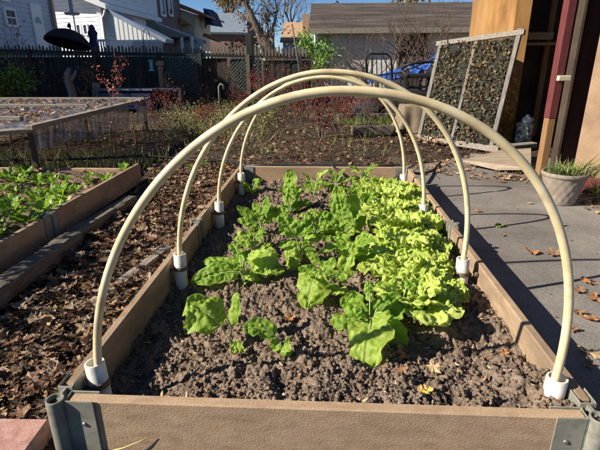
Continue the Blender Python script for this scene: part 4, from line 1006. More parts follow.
# sheet of green and white beside it
M['greenbag'] = noisy('green_bag', [(.05, .16, .05), (.45, .5, .4)], scale=4, rough=.5, bump=.3, stretch=(3, 3, 1))
p = Gd(96, 108); mb = MB(); V = []; 
for i in range(9):
    for j in range(6):
        t, s = i/8, j/5; V.append(Vector(((s-.5)*.22*(1-.35*t), .05*math.sin(3*t+s*4)+.12*t, .48*t)))
F = [(i*6+j, i*6+j+1, (i+1)*6+j+1, (i+1)*6+j) for i in range(8) for j in range(5)]
mb.add(V, F); mb.add([v+Vector((0, .09*(1-abs(k//6-4)/5), 0)) for k, v in enumerate(V)], F)
o = mb.build('soil_bag', M['greenbag'], None, smooth=True); o.location = p; tag(o, 'green and white crumpled bag leaning beside the blue totes', 'bag')
# shepherd hook with teal feeder
r = thing('bird_feeder', 'small teal tube bird feeder hanging from a thin hook before the lattice', 'bird feeder', Gd(151, 108))
b0 = Vector(r.location); top = P(152, 28, b0.y).z-b0.z; fd = P(155, 66, b0.y)-b0
mb = MB(); mb.tube([Vector((0, 0, 0)), Vector((0, 0, top*.86)), Vector((.02, 0, top*.96)), Vector((.07, 0, top)), Vector((.12, 0, top*.95)), Vector((.12, 0, top*.88))], .008, 7); mb.build('hook', M['black'], r, smooth=True)
M['teal'] = noisy('teal_plastic', [(.1, .35, .4), (.2, .5, .55)], scale=10, rough=.3, bump=.05)
mb = MB(); mb.tube([Vector((.12, 0, top*.88)), Vector((.1, 0, fd.z+.12))], .003, 5); mb.build('cord', M['black'], r)
mb = MB(); mb.lathe([(0, .12), (.06, .1), (.03, .085), (.03, -.06), (.055, -.08), (.055, -.09), (0, -.09)], (.1, 0, fd.z), 14); mb.build('feeder_tube', M['teal'], r, smooth=False)
r = thing('wooden_stake', 'light brown round stake with a cap behind the blue tote', 'stake', Gd(164, 106)); b0 = Vector(r.location); top = P(164, 63, b0.y).z-b0.z
M['tanwood'] = noisy('tan_wood', [(.26, .18, .1), (.42, .31, .18)], scale=12, rough=.85, bump=.5, stretch=(4, 4, 1))
mb = MB(); mb.lathe([(.05, 0), (.05, top-.05)], (0, 0, 0), 12); mb.build('pole', M['tanwood'], r, smooth=True)
mb = MB(); mb.lathe([(.055, top-.05), (.09, top-.045), (.08, top+.02), (0, top+.05)], (0, 0, 0), 12); mb.build('cap', M['tanwood'], r, angle=40)
# thin leaning pole
mb = MB(); a = Gd(304, 112); b = P(292, 24, a.y+.4); mb.tube([Vector((0, 0, 0)), (b-a)*.5+Vector((.02, 0, 0)), b-a], .014, 7)
o = mb.build('garden_pole', M['twig'], None, smooth=True); o.location = a; tag(o, 'long thin bare pole leaning to the left in front of the big tree', 'pole')
for (u, v0, v1) in ((170, 106, 72), (222, 112, 84)):
    a = Gd(u, v0); t = P(u, v1, a.y).z-a.z; mb = MB(); mb.tube([Vector((-.03, 0, 0)), Vector((-.03, 0, t*.9)), Vector((0, 0, t)), Vector((.05, 0, t*.97)), Vector((.06, 0, t*.8))], .02, 8)
    o = mb.build('grey_pipe', M['greywood'], None, smooth=True); o.location = a; tag(o, 'bent grey pipe sticking up %s' % ('beside the blue tote' if u == 170 else 'among the dry weeds'), 'pipe')

# tilted black umbrella and folded umbrella behind the fence
M['blackcloth'] = noisy('black_cloth', [(.012, .012, .013), (.03, .03, .032)], scale=6, rough=.85, bump=.4, bscale=20)
M['navy'] = noisy('navy_cloth', [(.02, .018, .06), (.045, .04, .1)], scale=9, rough=.9, bump=.5, bscale=14, stretch=(1, 1, .3))
top = P(68, 41, 10.3)
r = thing('patio_umbrella', 'open black patio umbrella standing tilted behind the fence', 'umbrella', (top.x+.15, top.y, G))
off = Vector(r.location); Mt = Matrix.Rotation(-.28, 4, 'X') @ Matrix.Rotation(.1, 4, 'Y')
mb = MB(); n = 8
prof = [(.03, .25), (.16, .235), (.3, .18), (.42, .08), (.5, -.03), (.5, -.06)]
mb.lathe(prof, top-off, 16, M=Mt); mb.lathe([(q-.006, z-.012) for q, z in prof][::-1], top-off, 16, M=Mt); mb.build('canopy', M['blackcloth'], r, smooth=True)
mb = MB(); mb.tube([Vector((0, 0, 0)), Vector((0, 0, top.z-G-.25)), (top-off)+Mt.to_3x3() @ Vector((0, 0, .38))], .02, 8); mb.build('pole', M['black'], r, smooth=True)
mb = MB(); mb.lathe([(0, .42), (.035, .38), (.045, .33), (.03, .3)], top-off, 10, M=Mt); mb.build('finial', M['black'], r, smooth=True)
p = P(95, 50, 12.5); t_ = P(95, 24.5, 12.5)
r = thing('folded_umbrella', 'folded navy patio umbrella standing upright before the bright white siding', 'umbrella', (p.x, p.y, G))
z1 = t_.z-G; z0 = p.z-G-.3
MB().lathe([(.03, z0), (.1, z0+.1), (.13, z0+.45), (.1, z0+.6), (.13, z0+.75), (.07, z1-.12), (.09, z1-.1), (.03, z1)], (0, 0, 0), 12).build('folded_cloth', M['navy'], r, smooth=True)
MB().tube([(0, 0, 0), (0, 0, z0+.05)], .02, 8).build('pole', M['black'], r)
p = P(104, 46, 12.3); r = thing('patio_chair', 'white plastic chair back showing over the fence right of the navy umbrella', 'chair', (p.x, p.y, G))
zt = P(104, 40, 12.3).z-G
mb = MB()
for i in range(5): mb.box(((i-2)*.075, 0, zt-.22), (.045, .02, .42), bev=.005)
mb.box((0, 0, zt-.01), (.38, .03, .06), bev=.01); mb.build('backrest', M['white'], r)
MB().box((0, -.22, zt-.45), (.4, .42, .03), bev=.01).build('seat', M['white'], r)
for sx in (-.18, .18):
    for sy in (-.02, -.4): MB().box((sx, sy, (zt-.46)/2), (.035, .035, zt-.46)).build('leg', M['white'], r)
#==PART4==
# ================================================================== HOUSES BEHIND
def sidingmat(name, c1, c2): return noisy(name, [c1, c2], scale=1.5, rough=.6, bump=.1, bscale=10)
M['siding_white'] = sidingmat('white_siding', (.7, .71, .72), (.82, .83, .83))
M['siding_grey_shade'] = sidingmat('pale_grey_shade_siding', (.46, .49, .56), (.6, .63, .7))  # bluish grey puts shade into the left white house's siding, grey elsewhere
M['trimwhite'] = sidingmat('white_trim', (.74, .74, .74), (.84, .84, .83))
M['glass'] = noisy('dark_window_glass', [(.02, .025, .03), (.05, .06, .07)], scale=1, rough=.08, bump=0, spec=.7)
M['brick'] = None
def brickmat(name, a, b_, mort, sc=9):
    m, nt, bs, out = newmat(name); tc = N(nt, 'ShaderNodeTexCoord'); sp = N(nt, 'ShaderNodeSeparateXYZ'); nt.links.new(tc.outputs['Object'], sp.inputs[0])
    ad = N(nt, 'ShaderNodeMath', operation='ADD'); nt.links.new(sp.outputs[0], ad.inputs[0]); nt.links.new(sp.outputs[1], ad.inputs[1])
    cb = N(nt, 'ShaderNodeCombineXYZ'); nt.links.new(ad.outputs[0], cb.inputs[0]); nt.links.new(sp.outputs[2], cb.inputs[1])
    br = N(nt, 'ShaderNodeTexBrick', i_Scale=1.0); br.inputs['Brick Width'].default_value = 2.1/sc; br.inputs['Row Height'].default_value = .75/sc; br.inputs['Mortar Size'].default_value = .1/sc
    br.inputs['Color1'].default_value = (*a, 1); br.inputs['Color2'].default_value = (*b_, 1); br.inputs['Mortar'].default_value = (*mort, 1)
    nt.links.new(cb.outputs[0], br.inputs[0]); nt.links.new(br.outputs[0], bs.inputs['Base Color']); bs.inputs['Roughness'].default_value = .9
    bb = N(nt, 'ShaderNodeBump', i_Strength=.4, i_Distance=.01, invert=True); nt.links.new(br.outputs['Fac'], bb.inputs['Height']); nt.links.new(bb.outputs[0], bs.inputs['Normal'])
    return m
M['brick'] = brickmat('dark_brick', (.16, .075, .055), (.24, .12, .085), (.25, .22, .2))
M['shingle_grey'] = noisy('blue_grey_shingle', [(.13, .16, .2), (.2, .24, .29)], scale=3, rough=.8, bump=.6, bscale=14, stretch=(1, 1, 3), dist=.02)
M['shingle_brown'] = noisy('weathered_shingle', [(.035, .028, .023), (.075, .06, .05), (.14, .115, .1)], scale=2.2, rough=.95, bump=1, bscale=12, stretch=(.35, 3, 3), dist=.03)
M['orange_roof'] = noisy('orange_tile_roof', [(.3, .12, .06), (.45, .2, .1)], scale=4, rough=.8, bump=.5, bscale=16, stretch=(1, 1, 2), dist=.02)
M['cream'] = noisy('cream_stucco', [(.5, .45, .3), (.62, .56, .4)], scale=2, rough=.85, bump=.2)
M['greenroof'] = noisy('dark_green_metal', [(.012, .045, .05), (.025, .075, .08)], scale=2, rough=.5, bump=.1)
M['greyroof'] = noisy('grey_porch_roof', [(.28, .29, .33), (.4, .42, .46)], scale=2, rough=.7, bump=.2)
def clap(name, o, d, n, L, H, m, parent, course=.13, z0=0):
    """clapboard wall: origin o, running along d for L, facing n"""
    d, n, o = Vector(d), Vector(n), Vector(o); mb = MB(); k = int(H/course)
    V = []; F = []
    for i in range(k):
        za, zb = z0+i*course, z0+(i+1)*course
        a = len(V)
        V += [o+Vector((0, 0, za))+n*.028, o+d*L+Vector((0, 0, za))+n*.028, o+d*L+Vector((0, 0, zb))+n*.006, o+Vector((0, 0, zb))+n*.006, o+Vector((0, 0, za)), o+d*L+Vector((0, 0, za))]
        F += [(a, a+1, a+2, a+3), (a+4, a+5, a+1, a)]
    mb.V = V; mb.F = F
    me = bpy.data.meshes.new(name); me.from_pydata([v[:] for v in V], [], F); me.update(); return link(name, me, m, parent)
def win(parent, c, d, n, w_, h, frame=.07, bars=True, fm=None):
    c, d, n = Vector(c), Vector(d), Vector(n); z = Vector((0, 0, 1)); mb = MB()
    for s in (-1, 1):
        mb.bar(c+d*s*w_/2-z*h/2+n*.03, c+d*s*w_/2+z*h/2+n*.03, frame, .06, up=n)
        mb.bar(c-d*w_/2+z*s*h/2+n*.034, c+d*w_/2+z*s*h/2+n*.034, .066, frame, up=z)
    if bars: mb.bar(c-d*w_/2+n*.03, c+d*w_/2+n*.03, .04, .04, up=z)
    f = mb.build('window', fm or M['trimwhite'], parent)
    mb = MB(); mb.bar(c-d*w_/2+n*.012, c+d*w_/2+n*.012, .02, h, up=z); mb.build('pane', M['glass'], f)
    return f
EX, EY = Vector((1, 0, 0)), Vector((0, 1, 0))
# the pale house at the left edge (its side wall faces right, in shade)
hx = P(0, 50, 11.3).x; yA, yB = 6.2, P(0, 50, 11.3).y  # near end is out of view, extended to shade the yard
def y_at(x, u, v=50):           # depth at which the plane X = x is seen at column u
    lo, hi = 3, 60
    for _ in range(40):
        mid = (lo+hi)/2
        if P(u, v, mid).x > x: lo = mid
        else: hi = mid
    return lo
yB = y_at(hx, 60)
YB1 = yB
h1 = wthing('white_house', 'pale clapboard house in shade at the left edge, with white door', 'house', (hx-3, (yA+yB)/2, G))
MB().box((hx-2.53, (yA+yB)/2, 2.15), (5, yB-yA, 4.6)).build('wall', M['siding_grey_shade'], h1)
clap('siding', (hx, yA, G), EY, EX, yB-yA, 4.55, M['siding_grey_shade'], h1, .12)
MB().bar((hx+.02, yB-.06, G), (hx+.02, yB-.06, 4.4), .12, .06, up=(1, 0, 0)).build('corner_trim', M['siding_grey_shade'], h1)
MB().tube([(hx+.09, y_at(hx, 56), G), (hx+.09, y_at(hx, 56), 4.4)], .045, 8).build('downspout', M['tanwood'], h1)
ya_, yb_ = y_at(hx, 10), y_at(hx, 20); zt = P(15, 9, (ya_+yb_)/2).z; zb = P(15, 26, (ya_+yb_)/2).z
win(h1, (hx+.02, (ya_+yb_)/2, (zt+zb)/2), EY, EX, yb_-ya_, zt-zb)
win(h1, (hx+.02, (ya_+yb_)/2-.1, zt+.55), EY, EX, (yb_-ya_)*.8, .7)
ya_, yb_ = y_at(hx, 36), y_at(hx, 46); zt = P(40, 4, (ya_+yb_)/2).z
dr = MB().box((hx+.045, (ya_+yb_)/2, (zt-.2+G)/2+.2), (.05, yb_-ya_, zt-.2-G)).build('door', M['trimwhite'], h1)
mb = MB(); c = Vector((hx+.073, (ya_+yb_)/2, zt-.5)); w_ = (yb_-ya_)*.3
mb.add([c+Vector((0, w_*math.cos(a), w_*1.1*math.sin(a))) for a in np.linspace(0, PI, 10)]+[c+Vector((.008, w_*math.cos(a), w_*1.1*math.sin(a))) for a in np.linspace(0, PI, 10)], [tuple(range(10)), tuple(range(10, 20))]); mb.build('fan_window', M['glass'], dr)
fix(h1)
# the bright white house (gable end faces the yard, in sun)
Y2 = 16.5; a = P(58, 50, Y2); b = P(106, 50, Y2); xe = b.x
h2 = wthing('white_house', 'bright white clapboard house end in full sun with two small windows', 'house', (xe-2.5, Y2+2, G))
GD = Vector((1, -.36, 0)).normalized(); GN = Vector((-.36, -1, 0)).normalized()
MB().prism([(xe-.01, Y2+.03, G), (xe-4.8, Y2+1.77, G), (xe-4.8, Y2+6, G), (xe-.01, Y2+6, G)], (0, 0, 5)).build('wall', M['siding_white'], h2)
clap('siding', Vector((xe, Y2, G))-GD*5, GD, GN, 5, 5.0, M['siding_white'], h2, P(90, 20, Y2).z-P(90, 24.3, Y2).z)
clap('siding', (xe, Y2, G), EY, EX, 5, 5.0, M['siding_white'], h2, .16)
MB().box((xe-.05, Y2-.035, 2.3), (.15, .05, 4.9)).build('corner_trim', M['trimwhite'], h2)
for u in (79.5, 86.5):
    p = P(u, 29.5, Y2+.36*(xe-P(u, 29.5, Y2).x)); p = Vector((xe, Y2, p.z))-GD*((xe-p.x)/GD.x); win(h2, p+GN*.03, GD, GN, .2, .34, .05, False)
ev = P(108, 5, Y2)
mb = MB(); mb.prism([(xe-5.3, Y2-.35, ev.z+2.2), (xe+.35, Y2-.35, ev.z), (xe+.35, Y2-.35, ev.z-.16), (xe-5.3, Y2-.35, ev.z+2.02)], (0, 5.8, 0)); mb.build('roof', M['trimwhite'], h2)
mb = MB(); mb.tube([(xe+.3, Y2-.25, ev.z-.1), (xe+.22, Y2-.2, ev.z-.3), (xe+.08, Y2-.12, ev.z-.42), (xe+.08, Y2-.12, G)], .05, 8); mb.build('downspout', M['trimwhite'], h2, smooth=True)
fix(h2)
# grey T shaped fixture in front of the siding
p = P(72, 13, 14.5); r = thing('disc_fixture', 'pale blue grey flat disc fixture on an upright stem before the bright siding', 'lamp', (p.x, p.y, G))
hh = p.z-G
M['fixturegrey'] = noisy('fixture_grey', [(.25, .3, .38), (.33, .38, .46)], scale=3, rough=.5, bump=0)
MB().tube([(0, 0, 0), (0, 0, hh)], .03, 8).build('pole', M['fixturegrey'], r) if False else None
MB().lathe([(0, hh-.08), (.2, hh-.06), (.24, hh), (.06, hh+.06), (.06, hh+.45), (.2, hh+.5), (0, hh+.53)], (0, 0, 0), 18).build('fixture_head', M['fixturegrey'], r, angle=50)
MB().tube([(-.02, .1, 0), (-.02, .1, hh)], .025, 8).build('pole', M['siding_white'], r)

# porch with the striped awning
m, nt, bs, out = newmat('striped_awning'); tc = N(nt, 'ShaderNodeTexCoord'); sp = N(nt, 'ShaderNodeSeparateXYZ'); nt.links.new(tc.outputs['Object'], sp.inputs[0])
ml = N(nt, 'ShaderNodeMath', operation='MULTIPLY', i_1=6.4); nt.links.new(sp.outputs[0], ml.inputs[0]); fr_ = N(nt, 'ShaderNodeMath', operation='FRACT'); nt.links.new(ml.outputs[0], fr_.inputs[0])
nt.links.new(ramp(nt, fr_.outputs[0], [(.0, (.2, .22, .25)), (.22, (.2, .22, .25)), (.3, (.8, .81, .8)), (.97, (.8, .81, .8))]), bs.inputs['Base Color']); bs.inputs['Roughness'].default_value = .6
M['stripe'] = m
Yp = 16.1
h3 = wthing('porch', 'house porch with a white and grey striped metal awning, right of the bright white house', 'porch', (P(130, 50, Yp).x, Yp+1, G))
tri = [P(113, 16, Yp), P(157, 39.5, Yp), P(117, 40, Yp)]
MB().prism(tri, (0, .04, 0)).build('awning_end', M['stripe'], h3)
a, b = P(108, 9, Yp+.05), P(166, 39, Yp+.05)
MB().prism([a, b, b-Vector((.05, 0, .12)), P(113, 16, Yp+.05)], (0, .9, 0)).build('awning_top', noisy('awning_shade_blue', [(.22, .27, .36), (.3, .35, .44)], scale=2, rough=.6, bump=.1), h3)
w0 = P(108, 40, Yp+1.6); w1 = P(150, 40, Yp+1.6)
MB().box(((w0.x+w1.x)/2, Yp+3, (w0.z+G)/2), (w1.x-w0.x, .1, w0.z-G)).build('wall', M['siding_grey_shade'], h3)
MB().box(((w0.x+w1.x)/2, Yp+.2, G+.55), (w1.x-w0.x+.2, .08, .9)).build('porch_rail', noisy('porch_dark', [(.05, .05, .06), (.1, .1, .11)], scale=2), h3)
fix(h3)
# brick row house with its long porch roof
bx = P(128, 20, 19.5).x; ye = y_at(bx, 181, 20)
h4 = wthing('brick_house', 'dark brick row house with tall white windows above a long sloping porch roof', 'house', (bx-3, 23, G))
MB().box((bx-3, (18.6+ye)/2, 4.4), (6, ye-18.6, 9.1)).build('wall', M['brick'], h4)
for (u0, u1) in ((138, 141.5), (149, 154), (160, 164), (168, 171.5)):
    a, b = y_at(bx, u0, 10), y_at(bx, u1, 10); zb = P(u0, 15 if u0 > 145 else 8, a).z
    f = win(h4, (bx+.02, (a+b)/2, zb+.95), EY, EX, b-a, 1.9, .12)
far = P(206, 41, 27); near = P(106, 2, 18.3)
mb = MB(); mb.prism([near, far, far-Vector((0, 0, .18)), near-Vector((0, 0, .2))], (-1.6, 0, .5)); mb.build('porch_roof', M['greyroof'], h4)
mb = MB(); mb.prism([P(142, 18.5, 20.5), P(191, 37, 25), P(189, 39.5, 25), P(164, 37, 22.2), P(150, 30, 21)], (-.2, 0, 0)); mb.build('awning', M['greenroof'], h4)
for u in (162, 186, 196):
    q = P(u, 45, 24); MB().box((q.x-.2, q.y, (P(u, 37, 24).z+G)/2), (.12, .12, P(u, 37, 24).z-G)).build('porch_post', M['trimwhite'], h4)
a = P(158, 45, 25.5); b = P(204, 45, 26.2)
MB().box(((a.x+b.x)/2, 26, (P(180, 39, 26).z+G)/2), (b.x-a.x, .1, P(180, 39, 26).z-G)).build('porch_wall', M['siding_grey_shade'], h4)
fix(h4)
# cream house
Yc = 27.5
h5 = wthing('cream_house', 'cream gabled house with an orange tiled roof beyond the brick row', 'house', (P(190, 30, Yc).x, Yc+2, G))
q = [P(177, 8, Yc), P(194, 14, Yc), P(194, 50, Yc), P(177, 50, Yc)]; MB().prism(q, (0, 4, 0)).build('wall', M['cream'], h5)
q = [P(194.3, 14, Yc), P(206, 17, Yc+3), P(206, 50, Yc+3), P(194.3, 50, Yc)]; MB().prism(q, (-.3, .6, 0)).build('side_wall', noisy('cream_side_shaded', [(.34, .32, .25), (.44, .41, .33)], scale=2), h5)  # same cream wall, its shade put into a greyer colour
q = [P(176, 2, Yc-.3), P(206, 14.5, Yc-.3), P(206, 16.5, Yc-.3), P(176, 7, Yc-.3)]; MB().prism(q, (0, 5, 0)).build('roof', M['orange_roof'], h5)
q = [P(179, 18, Yc-.9), P(188, 24, Yc-.9), P(179.5, 25, Yc-.9)]; MB().prism(q, (0, .8, 0)).build('porch_gable', M['orange_roof'], h5)
q = [P(204, 33, Yc-.9), P(217, 40, Yc-.9), P(217, 42, Yc-.9), P(202, 36, Yc-.9)]; MB().prism(q, (0, 1, 0)).build('porch_roof', M['orange_roof'], h5)
p = P(202, 22, Yc+1.5); MB().box((p.x+.25, p.y, p.z), (.1, .35, .7)).build('window', M['glass'], h5)
fix(h5)
Yd = 36
h6 = wthing('grey_roof_house', 'house with a big blue grey shingle roof in the centre distance', 'house', (P(228, 40, Yd).x, Yd+3, G))
a, b = P(206, 32, Yd), P(248, 32.5, Yd); a2, b2_ = P(208, 12.5, Yd+3.5), P(244.5, 13.5, Yd+3.5)
MB().prism([a, b, b2_, a2], (0, .05, -.14)).build('roof', M['shingle_grey'], h6)
mb = MB(); mb.box(((a.x+b.x)/2, Yd+3.2, (a.z+G)/2-.1), (b.x-a.x-.3, 5.8, a.z-G)); mb.prism([(b.x-.2, Yd+.3, b.z-.1), (b.x-.2, Yd+6, b.z-.1), (b.x-.2, Yd+3.5, b2_.z-.15)], (-.2, 0, 0)); mb.build('wall', M['brick'], h6)
p = P(213, 26, Yd-.8); q = P(205, 12, Yd-6)
fix(h6)
mb = MB(); mb.prism([P(203, 8, 29), P(208, 12, 29), P(214, 26, 29), P(206, 24, 29)], (.3, 1.2, 0)); o = mb.build('roof_gable', noisy('navy_shingle', [(.02, .035, .08), (.05, .07, .13)], scale=3), h5)
o.data.transform(Matrix.Translation(-Vector(h5.location)))
h7 = wthing('tan_roof_house', 'low house with sunlit tan orange roof and chimney, right of the big tree', 'house', (P(294, 40, 30).x, 33, G))
M['tanroof'] = noisy('tan_shingle', [(.36, .22, .13), (.46, .3, .18)], scale=3, rough=.85, bump=.5, bscale=14)
a, b = P(280, 40.5, 30), P(312, 40.5, 30); a2, b2_ = P(284, 22, 33), P(312, 22, 33)
MB().prism([a, b, b2_, a2], (0, .05, -.12)).build('roof', M['tanroof'], h7)
MB().box(((a.x+b.x)/2, 33, (a.z+G)/2-.1), (b.x-a.x-.3, 5.4, a.z-G)).build('wall', M['siding_grey_shade'], h7)
c = P(306, 14, 31.5); c0 = P(306, 34, 31.5); MB().box((c.x, 31.5, (c.z+c0.z)/2), (.42, .42, c.z-c0.z)).build('chimney', M['tanroof'], h7)
fix(h7)

# ================================================================== THE SHED
Ys = 12.6; L0 = P(317, 50, Ys); e = P(390, 27, Ys)
M['stucco'] = noisy('pale_block_wall', [(.55, .56, .53), (.7, .71, .67), (.78, .78, .74)], scale=1.6, rough=.9, bump=.5, bscale=14, dist=.01, second=(.8, (.34, .34, .32), .5))
xa, xb = L0.x, L0.x+5.4; ez = e.z
sh = wthing('garden_shed', 'long low pale shed with brown shingle roof and dark door', 'shed', ((xa+xb)/2, Ys+2, G))
MB().box(((xa+xb)/2, Ys+2, (ez+G)/2), (xb-xa, 4, ez-G)).build('wall', M['stucco'], sh)
rt = P(390, 2.5, Ys+1.9); mb = MB()
mb.prism([(xa-.22, Ys-.28, ez-.05), (xa-.22, Ys+1.95, rt.z), (xa-.22, Ys+4.2, ez-.05), (xa-.22, Ys+4.2, ez-.13), (xa-.22, Ys+1.95, rt.z-.1), (xa-.22, Ys-.28, ez-.13)], (xb-xa+.44, 0, 0)); mb.build('roof', M['shingle_brown'], sh)
mb = MB(); mb.prism([(xa+.01, Ys+.02, ez-.02), (xa+.01, Ys+3.98, ez-.02), (xa+.01, Ys+1.95, rt.z-.1)], (.1, 0, 0)); mb.build('gable', M['stucco'], sh)
mb = MB(); mb.tube([(xa-.05, Ys-.05, ez-.1), (xa-.05, Ys-.05, G)], .035, 8); mb.build('downspout', M['trimwhite'], sh)
MB().box(((xa+xb)/2, Ys-.31, ez-.1), (xb-xa+.4, .04, .13)).build('fascia', M['greywood_x'], sh)
da, db = P(401, 32, Ys), P(426, 32, Ys)
M['doorbrown'] = noisy('dark_brown_door', [(.035, .025, .02), (.08, .06, .045)], scale=5, rough=.8, bump=.5, stretch=(4, 4, .5))
mb = MB(); mb.box(((da.x+db.x)/2, Ys-.015, (da.z+G)/2), (db.x-da.x, .05, da.z-G)); d_ = mb.build('door', M['doorbrown'], sh)
mb = MB()
for x in (da.x-.04, db.x+.04): mb.box((x, Ys-.03, (da.z+G)/2), (.08, .06, da.z-G+.08))
mb.box(((da.x+db.x)/2, Ys-.032, da.z+.03), (db.x-da.x+.2, .06, .08)); mb.build('door_frame', M['greywood'], sh)
fix(sh)

# ================================================================== THE OPEN BARN ON THE RIGHT
M['ochre'] = noisy('ochre_plywood', [(.13, .055, .018), (.29, .145, .045), (.4, .23, .085)], scale=3, rough=.8, bump=.5, bscale=30, stretch=(2, 2, .5), dist=.004, second=(2.5, (.3, .17, .08), .7))  # dark mottling carries the shadow patches on the pillar
M['plaster'] = noisy('tan_plaster', [(.23, .145, .088), (.3, .195, .12), (.35, .24, .15)], scale=5, rough=.9, bump=.5, bscale=50, dist=.004)
M['maroon'] = noisy('maroon_door', [(.035, .016, .016), (.07, .035, .032)], scale=4, rough=.6, bump=.3, stretch=(3, 3, .4))
M['darkin'] = noisy('dark_interior', [(.03, .02, .013), (.09, .062, .042)], scale=3, rough=.95, bump=.3)  # low albedo carries the shade inside the doorway
M['redpaint'] = noisy('dull_red_paint', [(.11, .022, .022), (.155, .04, .037)], scale=12, rough=.6, bump=.3, stretch=(3, 3, .5))
M['rawwood'] = noisy('raw_pine', [(.2, .1, .038), (.31, .175, .075)], scale=12, rough=.75, bump=.4, stretch=(5, 5, .6))
bn = wthing('open_barn', 'ochre barn on the right with dark doorway, maroon door and tan plaster wall', 'barn', (3, 4, G))
Zt = 2.7
A = P(473, 0, 4.95); B = P(517.5, 0, 4.4); C_ = P(533, 0, 4.38)
def wallp(name, a, b, th, m, z0=G-.03, z1=Zt, away=None):
    a = Vector((a[0], a[1], 0)); b = Vector((b[0], b[1], 0)); d = (b-a).normalized(); n = Vector((-d.y, d.x, 0))
    if away and n.dot(Vector((*away, 0))) < 0: n = -n
    q = [a, b, b+n*th, a+n*th]; return MB().prism([(p.x, p.y, z0) for p in q], (0, 0, z1-z0)).build(name, m, bn)
q = [A, B, C_, C_+Vector((.05, .5, 0)), A+Vector((.3, .35, 0))]
MB().prism([(p.x, p.y, G-.03) for p in q], (0, 0, Zt-G)).build('door_pillar', M['ochre'], bn)
wallp('side_wall', (A.x+.35, A.y+.3), (A.x+3.2, A.y+5), .12, M['ochre'])
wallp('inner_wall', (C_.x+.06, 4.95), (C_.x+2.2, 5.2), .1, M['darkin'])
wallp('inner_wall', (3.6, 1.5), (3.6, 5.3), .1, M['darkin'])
# maroon door panel, facing the yard, in its own shade
D0 = Gd(560, 176, G); D0 = Vector((P(562, 150, 3.05).x, 3.05, 0)); D1 = Vector((P(592, 150, 3.12).x+.25, 3.16, 0))
dd = wallp('door', D0, D1, .05, M['maroon'], G+.01, 2.3, (0, 1))
mb = MB(); mb.box((D0.x-.035, 3.07, (2.35+G)/2), (.02, .1, 2.35-G)); mb.build('door_frame', M['darkin'], bn)
# plaster wall from its corner toward the viewer
W0 = P(577, 150, 2.42); W1 = Vector((W0.x+.62, W0.y-.62, 0))
wallp('plaster_wall', W0, W1, .14, M['plaster'], G-.03, Zt, (1, 1))
W2 = W0+Vector((.1, .1, 0)); wallp('return_wall', (W2.x+.02, W2.y), (D1.x+.12, D1.y), .05, M['maroon'], away=(1, 0))
d = (W1-Vector((W0.x, W0.y, 0))).normalized(); nn = Vector((-.707, -.707, 0))
a = Vector((W0.x, W0.y, G+.06))+d*.06+nn*.012; mb = MB(); mb.bar(a, a+d*.7, .024, .11, bev=.003); mb.build('skirting', M['redpaint'], bn)
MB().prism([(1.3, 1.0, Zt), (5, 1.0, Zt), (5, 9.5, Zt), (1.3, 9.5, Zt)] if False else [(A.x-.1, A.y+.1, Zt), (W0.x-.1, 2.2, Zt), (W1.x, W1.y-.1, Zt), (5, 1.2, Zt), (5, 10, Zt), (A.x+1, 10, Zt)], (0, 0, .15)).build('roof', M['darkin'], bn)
mb = MB(); c = P(536, 36, 4.75); mb.box((c.x, c.y, c.z), (.34, .1, .08), bev=.01); mb.box((c.x+.1, 4.84, c.z-.08), (.5, .2, .03)); mb.build('shelf', M['tanwood'], bn)
for i in range(4): MB().box((C_.x+.15+i*.3, 4.93, (Zt+G)/2), (.06, .05, Zt-G)).build('stud', M['rawwood'], bn)
fix(bn)
# porch post, red above, bare wood below
p0 = Gd(538, 186, G); ps = thing('porch_post', 'square post before the dark doorway, dull red above and bare pine below', 'post', p0, .12)
zs = P(550, 118, p0.y).z-G
MB().box((0, 0, zs/2), (.054, .06, zs), bev=.004).build('lower_post', M['rawwood'], ps)
MB().box((.0, 0, (zs+2.75)/2), (.058, .064, 2.75-zs), bev=.004).build('upper_post', M['redpaint'], ps)
zb = P(558, 78, p0.y).z-G; MB().box((.02, -.045, zb), (.085, .03, .035), bev=.004).build('sensor_box', M['cream'], ps)
# tall mottled tin and white jug in the doorway
M['mottled'] = noisy('mottled_tin', [(.08, .09, .09), (.3, .32, .32), (.55, .56, .55)], scale=28, rough=.6, bump=.6, bscale=60, lo=.38, hi=.6)
p = Gd(526, 146, G+.03); r = thing('mottled_bucket', 'mottled grey and white bucket just inside the dark doorway', 'bucket', (p.x, p.y+.1, G))
hb = P(526, 123, p.y+.1).z-G
MB().lathe([(0, .001), (.075, .001), (.085, hb-.02), (.09, hb), (.08, hb), (.075, hb-.015), (0, hb-.02)], (0, 0, 0), 20).build('bucket_body', M['mottled'], r, angle=40)
MB().tube([Vector((.088*math.cos(t), -.02-.03*math.sin(t), hb-.02-.1*math.sin(t))) for t in np.linspace(0, PI, 12)], .003, 6).build('handle', M['rust'], r, smooth=True)
r2 = thing('white_jug', 'small white plastic jug standing on the mottled bucket', 'jug', (p.x+.01, p.y+.1, G+hb-.019))
MB().lathe([(0, 0), (.045, 0), (.05, .05), (.04, .075), (.018, .09), (.018, .105), (0, .105)], (0, 0, 0), 16).build('jug_body', M['white'], r2, smooth=True)
MB().tube([(.045, 0, .03), (.07, 0, .05), (.045, 0, .075)], .006, 6).build('handle', M['white'], r2)
